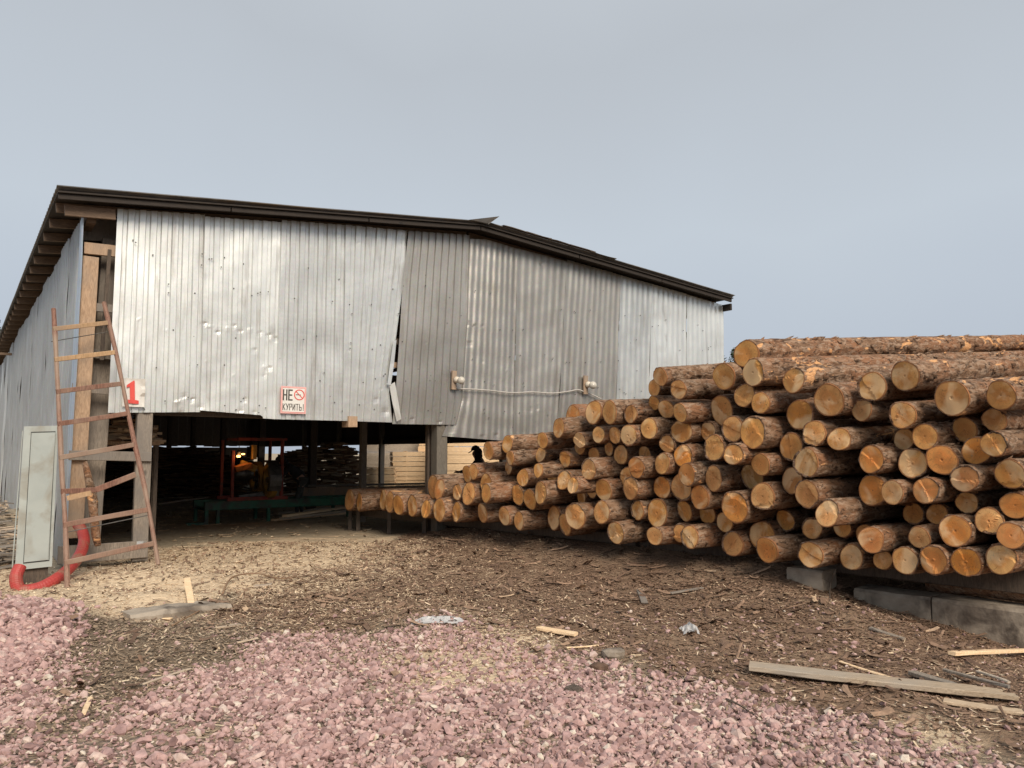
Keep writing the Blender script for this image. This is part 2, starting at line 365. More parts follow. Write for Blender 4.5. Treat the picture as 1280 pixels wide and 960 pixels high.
SA = [[(-300, 690), (30, 700), (80, 720), (170, 690), (330, 676), (470, 672), (540, 690), (500, 722), (410, 742), (330, 745), (280, 742), (235, 775), (140, 780), (60, 775), (-300, 745)],
      [(470, 818), (540, 800), (610, 806), (700, 822), (720, 845), (650, 862), (560, 872), (490, 858)],
      [(1080, 905), (1150, 895), (1240, 930), (1230, 960), (1160, 945)], [(560, 755), (700, 800), (690, 830), (600, 812)]]
MU = [[(250, 775), (300, 742), (440, 700), (520, 668), (600, 655), (1400, 690), (1500, 960), (1290, 950), (1120, 925), (960, 878), (800, 832), (700, 812), (590, 790), (560, 768), (470, 778), (400, 792), (330, 792)]]
DI = [[(50, 775), (150, 782), (280, 780), (345, 792), (300, 820), (200, 855), (110, 905), (55, 900), (80, 830)]]
def masks(x, y):
    px, py = topx(x, y)
    w1 = wav(x, y, 0, 3.3, 3)*.9; w2 = wav(x, y, 0, 3.3, 5)*.9; w3 = wav(x, y, 0, 13, 6)*.5; k = 16.
    qx = px+k*(w1+w3); qy = py+k*.55*(w2-w3); fr = (y > 1.2)
    f = lambda L: (np.any([inpoly(qx, qy, p) for p in L], axis=0) & fr).astype(float)
    G_, S_, M_, D_ = f(GR), f(SA), f(MU), f(DI)
    th = sm(.0, .5, wav(x, y, 0, 2.6, 8)-.25*sm(7.5, 5, y)+.25*sm(5.2, 6.8, y)+.5*sm(800, 1150, px)*(py > 850))   # places where the gravel thins out
    D_ = np.maximum(D_, (y < 8.3)*(1-np.clip(G_+S_+M_+D_, 0, 1)))
    G_ = G_*(1-.62*S_)
    return G_*(1-.55*th), np.maximum(S_, G_*th*.35), M_, np.maximum(D_, G_*th*.2)
def axis_(a, b, st, far):
    c = np.arange(a, b+st, st); g = st*1.25**np.arange(1, 60); g = np.cumsum(g); g = g[g < far]
    return np.concatenate([(a-g)[::-1], c, b+g])
gx = axis_(-9, 9.5, .06, 1600); gy = axis_(2.2, 19, .06, 1600)
GX, GY = np.meshgrid(gx, gy); GZ = H(GX, GY)
mg, ms, mm, md = masks(GX, GY)
def blur(a, n=1):
    for _ in range(n):
        a = (a+np.roll(a, 1, 0)+np.roll(a, -1, 0)+np.roll(a, 1, 1)+np.roll(a, -1, 1))/5
    return a
mg, ms, mm, md = [blur(m, 3) for m in (mg, ms, mm, md)]
ny, nx = GX.shape; idx = np.arange(nx*ny).reshape(ny, nx)
FQ = np.stack([idx[:-1, :-1], idx[:-1, 1:], idx[1:, 1:], idx[1:, :-1]], -1).reshape(-1, 4)
t = NT('ground_mat'); v = t.c.outputs['Object']
a1 = t.n('ShaderNodeAttribute'); a1.attribute_name = 'cover'; s3 = t.n('ShaderNodeSeparateColor'); t.l(a1.outputs['Color'], s3.inputs[0])
n_s = t.noise(v, 28, 5, .4); n_b = t.noise(v, 1.3, 5, .6); n_m = t.noise(v, 7, 6, .8)
base = t.mix(n_b, (.32, .26, .185), (.44, .37, .27))
base = t.mix(t.ramp(t.noise(v, .45, 4, .5), [(.4, 0), (.6, .8)]), base, (.42, .35, .25))
base = t.mix(t.ramp(n_m, [(.36, .5), (.46, 0)]), base, (.24, .185, .13))
grav = t.mix(n_s, (.24, .17, .15), (.44, .335, .295))
vo = t.n('ShaderNodeTexVoronoi', i_Scale=24.); t.l(v, vo.inputs['Vector']); sv = t.n('ShaderNodeSeparateColor'); t.l(vo.outputs['Color'], sv.inputs[0])
grav = t.mix(t.ramp(vo.outputs['Distance'], [(.25, 0), (.6, .8)]), t.mix(sv.outputs[0], (.30, .215, .18), (.46, .35, .28)), (.18, .135, .10))
dust = t.ramp(t.noise(v, 1.1, 4, .5), [(.55, 0), (.75, .6)]); grav = t.mix(dust, grav, (.48, .36, .31))
saw = t.mix(n_s, (.52, .395, .26), (.76, .61, .43)); saw = t.mix(t.ramp(n_m, [(.34, .6), (.46, 0)]), saw, (.32, .225, .15))
mul = t.mix(n_s, (.125, .078, .052), (.26, .172, .115)); mul = t.mix(t.ramp(n_b, [(.4, 0), (.7, .6)]), mul, (.36, .26, .175))
c = t.mix(s3.outputs[2], base, mul); c = t.mix(s3.outputs[0], c, grav); c = t.mix(s3.outputs[1], c, saw)
a2 = t.n('ShaderNodeAttribute'); a2.attribute_name = 'dirt'; c = t.mix(a2.outputs['Fac'], c, t.mix(n_s, (.13, .095, .068), (.27, .21, .15)))
t.bump(t.math('ADD', t.math('ADD', n_s, t.math('MULTIPLY', n_m, 1.3)), t.math('MULTIPLY', vo.outputs['Distance'], t.math('MULTIPLY', s3.outputs[0], -1.6))), .9, .03); M['ground'] = t.done(c, .95, 0, .15)
go = obj('ground', np.stack([GX, GY, GZ], -1).reshape(-1, 3), FQ, M['ground'], smooth=True); tag(go, kind='structure')
ca = go.data.color_attributes.new('cover', 'FLOAT_COLOR', 'POINT')
ca.data.foreach_set('color', np.stack([mg, ms, mm, np.ones_like(mg)], -1).astype(np.float32).ravel())
da = go.data.attributes.new('dirt', 'FLOAT', 'POINT'); da.data.foreach_set('value', md.astype(np.float32).ravel())

# ---------------------------------------------------------------- the shed (local frame: x along the front, y into the depth, z up)
DEPTH = 37.
shed = thing('sawmill_shed', 'long sawmill shed with dented galvanised sheet front, open below, and dark low-pitched roof', 'shed', (L0[0], L0[1], 0), ANG)
vf = -.42                                              # front overhang of the roof
eL = wallpt(71, 233, vf); rg = wallpt(604, 277, vf); eR = wallpt(919, 370, vf)
uR = wallpt(903, 450, 0)[0]; uC = wallpt(96, 440, 0)[0]
print('eaves', eL, rg, eR, 'corner', uC, uR)
def roofz(u): return np.interp(u, [eL[0], rg[0], eR[0]], [eL[1], rg[1], eR[1]])
def corr(u0, z0, u1, z1, v0, v1, pitch, amp, name, parent):
    n = int((v1-v0)/pitch*6); vv = np.linspace(v0, v1, n); k = 7
    V = []; 
    for i in range(k):
        tt = i/(k-1); u = u0+(u1-u0)*tt; z = z0+(z1-z0)*tt
        zz = z+amp*np.cos(vv/pitch*6.28319)+.012*wav(u, vv, 0, .9, 9)
        V.append(np.stack([np.full(n, u), vv, zz], -1))
    V = np.array(V); B = V.copy(); B[..., 2] -= .012
    idx = np.arange(k*n).reshape(k, n); q = np.stack([idx[:-1, :-1], idx[1:, :-1], idx[1:, 1:], idx[:-1, 1:]], -1).reshape(-1, 4)
    o = len(idx.ravel()); q2 = q[:, ::-1]+o
    ed = []
    for a, b in ((idx[0, :-1], idx[0, 1:]), (idx[-1, :-1], idx[-1, 1:]), (idx[:-1, 0], idx[1:, 0]), (idx[:-1, -1], idx[1:, -1])):
        ed.append(np.stack([a, b, b+o, a+o], -1))
    return obj(name, np.concatenate([V.reshape(-1, 3), B.reshape(-1, 3)]), np.concatenate([q, q2]+ed), M['roof_sheet'], parent, True)
corr(eL[0], eL[1], rg[0]+.02, rg[1], vf, DEPTH+.5, .2, .022, 'roof', shed)
r2 = corr(eR[0], eR[1], rg[0]-.02, rg[1]+.012, vf, DEPTH+.5, .2, .022, 'roof', shed)
# boarded underside, verge boards, rafters
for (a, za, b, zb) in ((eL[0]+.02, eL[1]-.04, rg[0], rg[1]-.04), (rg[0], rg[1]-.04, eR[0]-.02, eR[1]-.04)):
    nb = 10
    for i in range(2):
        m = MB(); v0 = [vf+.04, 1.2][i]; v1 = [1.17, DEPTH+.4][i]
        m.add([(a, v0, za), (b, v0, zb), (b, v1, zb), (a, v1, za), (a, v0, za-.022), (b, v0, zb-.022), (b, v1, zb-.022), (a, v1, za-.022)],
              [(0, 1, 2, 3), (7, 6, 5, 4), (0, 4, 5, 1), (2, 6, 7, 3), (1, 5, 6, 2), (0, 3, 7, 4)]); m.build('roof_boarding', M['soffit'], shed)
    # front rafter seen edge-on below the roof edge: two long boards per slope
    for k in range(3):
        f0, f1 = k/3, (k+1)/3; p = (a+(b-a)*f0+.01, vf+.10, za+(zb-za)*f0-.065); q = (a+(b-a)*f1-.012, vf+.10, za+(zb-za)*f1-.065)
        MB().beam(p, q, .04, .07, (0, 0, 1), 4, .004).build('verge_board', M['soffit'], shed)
    sl = (zb-za)/(b-a)
    nR = 40 if a < 1 else 24
    for k in range(nR):
        v0 = .16+k*.92
        if v0 > DEPTH: break
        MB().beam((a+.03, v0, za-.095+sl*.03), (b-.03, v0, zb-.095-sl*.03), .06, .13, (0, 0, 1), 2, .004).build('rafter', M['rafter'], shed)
# beam at the wall head under the front rafter, eaves plates
def zin(u): return float(roofz(u))
MB().beam((uC-.25, -.12, zin(uC)-.27), (-.10, -.12, zin(0)-.27), .05, .15).build('wall_plate', M['rafter'], shed)
MB().beam((uC+.10, .0, zin(uC+.1)-.30), (uC+.10, DEPTH, zin(uC+.1)-.30), .12, .14).build('wall_plate', M['rafter'], shed)
MB().beam((uR-.12, .0, zin(uR-.1)-.30), (uR-.12, DEPTH, zin(uR-.1)-.30), .12, .14).build('wall_plate', M['rafter'], shed)
MB().beam((uR+.06, vf+.16, zin(uR+.06)-.24), (uR+.06, 4, zin(uR+.06)-.24), .06, .16).build('eaves_purlin', M['soffit'], shed)
# torn flashing on the ridge
pa = wallpt(592, 276, vf); pb = wallpt(620, 271, vf)
MB().add([(pa[0]-.1, vf-.02, pa[1]-.0), (pa[0]+.32, vf-.02, pa[1]+.0), (pb[0], vf-.12, pb[1]-.02), (pa[0]-.1, vf+.5, pa[1]+.05), (pa[0]+.4, vf+.5, pa[1]+.03), (pa[0]+.3, vf-.04, pa[1]-.03)],
     [(0, 1, 2), (1, 4, 2), (0, 3, 4, 1), (0, 2, 3), (1, 2, 5)]).build('torn_flashing', M['roof_sheet'], shed)
for i in range(5):
    f = (.06+.075*i, .14+.08*i); p = [(rg[0]+(eR[0]-rg[0])*q, vf+.02, rg[1]+(eR[1]-rg[1])*q+.035+.012*(i % 2)) for q in f]
    MB().beam(p[0], p[1], .12, .012, (0, 0, 1), 3, .012).build('ridge_batten', M['timber_dark'], shed)

# ---- profiled sheets
def sheet(name, mat_, uL, uRt, zb, zt, parent, v=0., pitch=.155, depth=.02, kind='trap', dents=(), seed=0, side=False, zres=.075, lean=0., wob=.014):
    # uL, uRt: functions of z giving the edges; zb(u), zt(u) bottom and top; dents: (u, z, r, d)
    um0, um1 = uL(2.), uRt(2.); Wd = um1-um0; n = max(1, round(Wd/pitch)); p = []
    for i in range(n):
        if kind == 'trap': p += [(i+.0, 0), (i+.25, 0), (i+.50, 0), (i+.60, -1), (i+.75, -1), (i+.90, -1)]
        elif kind == 'side': p += [(i, 0), (i+.42, 0), (i+.5, -1), (i+.92, -1)]
        else: p += [(i+q/7, -.5+.5*math.cos(q/7*6.283)) for q in range(7)]
    p.append((n, 0)); s = np.array([q[0]/n for q in p]); dp = np.array([q[1] for q in p])*depth
    nz_ = int(6/zres) if not side else 16
    nz_ = nz_ if not side else 16
    Tt = np.linspace(0, 1, nz_)
    zm = np.array([zb(um0+Wd*q) for q in s]); zM = np.array([zt(um0+Wd*q) for q in s])
    Z = zm[None, :]+(zM-zm)[None, :]*Tt[:, None]
    a = np.vectorize(uL)(Z); b = np.vectorize(uRt)(Z); U = a+(b-a)*s[None, :]
    sI = s[None, :]; zl, zh = np.min(Z)+.9, np.max(Z)-.3
    lin = lambda f: f(zl)+(Z-zl)*(f(zh)-f(zl))/(zh-zl)
    la, lb_ = lin(uL), lin(uRt); U = la+(lb_-la)*sI+(a-la)*(1-sI)**6+(b-lb_)*sI**6
    V = v+lean*(Z-2)+np.broadcast_to(-dp[None, :], Z.shape)+wob*wav(U, Z, seed, 1.9, seed % 7)+.0012*wav(U, Z, seed, 8, (seed+3) % 7)
    for (du, dz, r, d) in dents:
        g = np.exp(-(((U-du)/r)**2+((Z-dz)/(r*.8))**2)); V = V+d*g
    idx = np.arange(Z.size).reshape(Z.shape)
    q = np.stack([idx[:-1, :-1], idx[:-1, 1:], idx[1:, 1:], idx[1:, :-1]], -1).reshape(-1, 4)
    o = idx.size; P3 = np.stack([U, V, Z], -1).reshape(-1, 3) if not side else np.stack([V, -U, Z], -1).reshape(-1, 3)
    sh = np.array([0, .0015, 0]) if not side else np.array([.0015, 0, 0])
    ed = [np.stack([x_, y_, y_+o, x_+o], -1) for x_, y_ in ((idx[0, 1:], idx[0, :-1]), (idx[-1, :-1], idx[-1, 1:]), (idx[:-1, 0], idx[1:, 0]), (idx[1:, -1], idx[:-1, -1]))]
    return obj(name, np.concatenate([P3, P3+sh]), np.concatenate([q, q[:, ::-1]+o]+ed), mat_, parent)
top = lambda dz: (lambda u: zin(u)-.135-dz)
def edge(pts, v=0.):      # piecewise edge from pixels
    q = sorted([(wallpt(x, y, v)[1], wallpt(x, y, v)[0]) for x, y in pts]); zs = [k[0] for k in q]; us = [k[1] for k in q]
    return lambda z: float(np.interp(z, zs, us))
def bot(pts):
    q = sorted([wallpt(x, y) for x, y in pts]); us = [k[0] for k in q]; zs = [k[1] for k in q]
    return lambda u: float(np.interp(u, us, zs))
uz = lambda x, y: wallpt(x, y)
random.seed(3)
def rd(n, x0, x1, y0, y1, r=(.018, .035), d=(.005, .013)):
    n = n//4
    return [(*uz(random.uniform(x0, x1), random.uniform(y0, y1)), random.uniform(*r), random.uniform(*d)*random.choice((1, 1, -1))) for _ in range(n)]
EA = edge([(147, 258), (135, 515)]); EB = edge([(256, 270), (250, 517)]); EC = edge([(352, 275), (345, 520)])
ED1 = edge([(432, 280), (428, 525)]); ED = edge([(509, 283), (506, 325), (501, 375), (495, 420), (488, 460), (486, 490), (490, 527)])
EE = edge([(511, 284), (503, 350), (500, 400), (497, 450), (493, 500), (490, 530)])
EF = edge([(587, 287), (584, 400), (577, 500), (570, 530)]); EF2 = edge([(585, 287), (580, 400), (572, 500), (553, 545), (552, 550)])
EG2 = edge([(648, 300), (641, 550)]); EG = edge([(709, 318), (700, 480), (697, 520)]); EH = edge([(776, 340), (770, 500)])
EI = edge([(815, 350), (811, 480)]); EJ = edge([(858, 360), (857, 500)]); EK = edge([(903, 368), (905, 500)])
dl = [(*uz(x, y), .04, d) for x, y, d in ((255, 405, .04), (262, 408, -.02), (272, 415, .045), (285, 411, -.02), (292, 408, .03), (300, 414, .03), (312, 413, -.025), (325, 417, .03), (336, 420, .04), (346, 424, .05), (318, 438, .035), (336, 461, .05), (331, 459, -.02), (330, 470, .02), (250, 509, .03), (222, 503, -.04), (230, 495, .04), (241, 500, .05), (226, 515, .05), (300, 513, .05), (318, 516, .03), (306, 500, .04))]
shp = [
 ('zinc_bright', EA, EB, bot([(135, 516), (250, 515)]), 0, 'trap', dl+rd(14, 150, 250, 280, 500), 0., 1),
 ('zinc_bright', EB, EC, bot([(250, 513), (327, 519), (329, 523), (345, 524)]), .03, 'trap', dl+rd(16, 255, 345, 280, 500), -.006, 2),
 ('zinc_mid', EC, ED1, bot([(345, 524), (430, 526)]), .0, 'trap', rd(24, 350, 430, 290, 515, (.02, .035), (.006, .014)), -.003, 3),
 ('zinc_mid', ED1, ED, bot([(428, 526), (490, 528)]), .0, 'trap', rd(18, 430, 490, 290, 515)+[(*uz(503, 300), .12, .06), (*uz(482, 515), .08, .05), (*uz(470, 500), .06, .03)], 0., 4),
 ('zinc_reflect_dark', EE, EF, bot([(490, 530), (572, 531)]), .0, 'trap', rd(16, 510, 570, 300, 520)+[(*uz(515, 525), .05, .05), (*uz(549, 528), .04, .05), (*uz(560, 475), .2, .03)], -.01, 5),
 ('zinc_reflect_dark', EF2, EG2, bot([(553, 545), (585, 548), (645, 552)]), .05, 'wave', rd(14, 590, 640, 300, 540)+[(*uz(578, 500), .12, .05), (*uz(566, 545), .09, -.05), (*uz(585, 405), .05, .05), (*uz(594, 408), .04, .04), (*uz(603, 408), .03, .04), (*uz(603, 547), .05, .06), (*uz(620, 545), .05, .06), (*uz(587, 430), .06, .05)], .012, 6),
 ('zinc_reflect_dark', EG2, EG, bot([(645, 552), (700, 556)]), .04, 'wave', rd(14, 650, 700, 320, 540)+[(*uz(676, 330), .05, .05), (*uz(664, 512), .06, .03), (*uz(672, 510), .04, .04)], .004, 7),
 ('zinc_reflect_dark', EG, EH, bot([(700, 556), (775, 560)]), .0, 'wave', rd(10, 710, 770, 340, 500), 0., 8),
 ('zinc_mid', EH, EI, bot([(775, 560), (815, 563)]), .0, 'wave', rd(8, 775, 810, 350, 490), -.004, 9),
 ('zinc_bright', EI, EJ, bot([(815, 563), (858, 565)]), .0, 'wave', rd(6, 820, 855, 360, 470)+[(*uz(822, 400), .2, .06), (*uz(826, 440), .15, .04), (*uz(820, 370), .15, -.04)], .0, 10),
 ('zinc_bright', EJ, EK, bot([(858, 565), (903, 568)]), .02, 'wave', rd(5, 862, 900, 375, 460), -.012, 11)]
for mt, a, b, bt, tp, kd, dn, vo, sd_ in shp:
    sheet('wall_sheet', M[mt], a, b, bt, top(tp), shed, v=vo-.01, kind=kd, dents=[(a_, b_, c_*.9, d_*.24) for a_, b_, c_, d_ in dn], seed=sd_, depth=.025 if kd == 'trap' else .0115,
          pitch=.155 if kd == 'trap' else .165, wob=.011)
# bent edge of the fourth sheet, curling out over the gap
q = [uz(x, y) for x, y in ((485, 482), (490, 478), (494, 500), (498, 524), (494, 527), (489, 505))]
MB().add([(u, -.03-.05*(i in (1, 2, 3))-.03, z) for i, (u, z) in enumerate(q)]+[(u, -.058-.05*(i in (1, 2, 3))+.01, z) for i, (u, z) in enumerate(q)],
     [(0, 5, 2, 1), (5, 4, 3, 2), (6, 7, 8, 11), (11, 8, 9, 10), (0, 1, 7, 6), (1, 2, 8, 7), (2, 3, 9, 8), (3, 4, 10, 9), (4, 5, 11, 10), (5, 0, 6, 11)]).build('bent_flap', M['zinc_bright'], shed)
q = [uz(x, y) for x, y in ((494, 425), (491, 455), (486, 482), (482, 481), (486, 455), (490, 428))]
MB().add([(u, -.05-.03*(i in (2, 3)), z) for i, (u, z) in enumerate(q)]+[(u, -.045-.03*(i in (2, 3)), z) for i, (u, z) in enumerate(q)],
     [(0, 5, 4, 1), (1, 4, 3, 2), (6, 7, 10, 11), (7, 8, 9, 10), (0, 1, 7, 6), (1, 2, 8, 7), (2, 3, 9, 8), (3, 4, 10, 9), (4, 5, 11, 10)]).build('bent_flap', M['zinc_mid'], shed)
# screws and small torn spots that catch the light
m = MB()
for _ in range(150):
    u = random.uniform(.1, uR-.1); z = random.choice([2.35, 2.9, 3.5, 4.1, 4.6])+random.uniform(-.12, .12)
    if z < zin(u)-.3: m.ball((u, -.026, z), .012, 3)
m.build('screws', M['steel'], shed)['kind'] = 'stuff'
# left side wall, sheet by sheet, stepping back from the corner
vv = -.02; k = 0
zsd = zin(uC)-.29
while vv < DEPTH:
    wd = 1.08 if k else .42; gap = .0
    if 17.5 < vv < 18.7: gap = .28
    a0, b0 = vv+gap, min(vv+wd-.004, DEPTH)
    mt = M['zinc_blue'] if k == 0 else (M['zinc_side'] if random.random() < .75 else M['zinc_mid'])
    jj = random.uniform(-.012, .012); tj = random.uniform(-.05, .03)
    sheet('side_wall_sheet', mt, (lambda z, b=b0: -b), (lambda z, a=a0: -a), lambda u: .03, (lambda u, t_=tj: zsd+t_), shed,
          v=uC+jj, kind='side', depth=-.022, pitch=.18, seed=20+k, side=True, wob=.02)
    vv += wd; k += 1
MB().box(uC-.9, uC-.06, 15.0, 15.06, zsd-.45, zsd-.38).build('eaves_stick', M['rafter'], shed)
# corner framing seen through the gap beside the ladder
def post(name, px0, px1, v, wd, th, mat_, y0=0., extra=None):
    a = wallpt(*px0, v); b = wallpt(*px1, v); return MB().beam((b[0], v, b[1]), (a[0], v, a[1]), wd, th, (0, 1, 0), 5, .006, .008).build(name, mat_, shed)
post('post', (113, 322), (92, 672), .14, .21, .16, M['timber'])
post('post', (140, 300), (112, 680), .42, .26, .08, M['timber_grey'])
post('post', (181, 510), (174, 700), .1, .21, .12, M['timber_grey'])
def girt(p, q, v, ht, mat_, th=.045):
    a = wallpt(*p, v); b = wallpt(*q, v); MB().beam((a[0], v, a[1]), (b[0], v, b[1]), th, ht, (0, 0, 1), 4, .004, .005).build('girt', mat_, shed)
girt((105, 310), (165, 317), .12, .17, M['timber']); girt((98, 382), (160, 388), .12, .12, M['timber_grey']); girt((94, 440), (160, 446), .26, .13, M['timber_grey'])
girt((90, 484), (160, 490), .12, .12, M['timber_grey']); girt((86, 569), (189, 571), .0, .135, M['timber_grey']); girt((72, 694), (184, 686), .02, .24, M['timber_grey'], .06)
girt((150, 508), (345, 517), .3, .14, M['timber_dark']); girt((480, 455), (520, 459), .12, .10, M['timber'])
for zz in (2.75, 3.6, 4.4): MB().beam((.3, .10, zz), (uR-.1, .10, zz), .05, .1).build('girt', M['timber_dark'], shed)
# dark inner lining behind the corner
q_ = [wallpt(x, y, .5) for x, y in ((100, 268), (165, 275), (165, 302), (100, 300))]
MB().add([(a, y_, b) for y_ in (.5, .53) for a, b in q_], [(0, 1, 2, 3), (7, 6, 5, 4), (0, 4, 5, 1), (1, 5, 6, 2), (2, 6, 7, 3), (3, 7, 4, 0)]).build('gable_board', M['timber_grey'], shed)
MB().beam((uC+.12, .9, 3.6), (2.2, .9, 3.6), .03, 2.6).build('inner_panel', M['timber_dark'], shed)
MB().beam(*[(wallpt(x, y, .10)[0], .10, wallpt(x, y, .10)[1]) for x, y in ((137, 312), (127, 450))], .05, .03, (0, 1, 0)).build('hanging_strap', M['timber_dark'], shed)
# front posts of the opening and further posts inside
def ipost(u, v, w_=.2, mat_=M['timber_grey'], h=None):
    z = min(zin(u), h or 99)-.25; MB().beam((u, v, -.02), (u, v, z), w_, w_, (0, 1, 0), 4, .006, .01).build('post', mat_, shed)
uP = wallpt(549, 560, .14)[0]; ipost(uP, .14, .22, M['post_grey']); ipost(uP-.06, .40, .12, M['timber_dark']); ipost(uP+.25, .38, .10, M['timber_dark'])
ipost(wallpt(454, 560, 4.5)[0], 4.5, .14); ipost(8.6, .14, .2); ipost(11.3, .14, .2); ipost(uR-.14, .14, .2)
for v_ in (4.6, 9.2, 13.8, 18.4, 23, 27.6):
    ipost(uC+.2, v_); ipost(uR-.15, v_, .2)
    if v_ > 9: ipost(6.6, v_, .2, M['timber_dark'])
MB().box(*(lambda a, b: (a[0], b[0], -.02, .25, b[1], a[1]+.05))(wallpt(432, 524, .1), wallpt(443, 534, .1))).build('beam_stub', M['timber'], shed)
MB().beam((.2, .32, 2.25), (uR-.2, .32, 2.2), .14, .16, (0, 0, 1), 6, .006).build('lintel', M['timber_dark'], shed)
# cladding high on the right side and at the back, open underneath
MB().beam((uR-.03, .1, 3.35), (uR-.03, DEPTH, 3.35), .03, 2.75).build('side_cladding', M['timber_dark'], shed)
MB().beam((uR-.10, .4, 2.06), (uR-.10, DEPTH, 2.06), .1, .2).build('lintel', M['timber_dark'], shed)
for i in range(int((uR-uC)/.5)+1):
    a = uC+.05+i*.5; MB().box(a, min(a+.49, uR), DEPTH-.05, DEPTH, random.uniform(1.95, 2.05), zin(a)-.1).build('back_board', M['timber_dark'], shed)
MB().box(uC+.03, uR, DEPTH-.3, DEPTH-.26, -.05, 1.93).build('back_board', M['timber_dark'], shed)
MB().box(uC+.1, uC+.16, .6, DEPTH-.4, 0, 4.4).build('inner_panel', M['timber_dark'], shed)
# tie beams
for v_ in (4.6, 9.2, 13.8): MB().beam((uC+.2, v_, 3.9), (uR-.15, v_, 3.9), .1, .2).build('tie_beam', M['timber_dark'], shed)

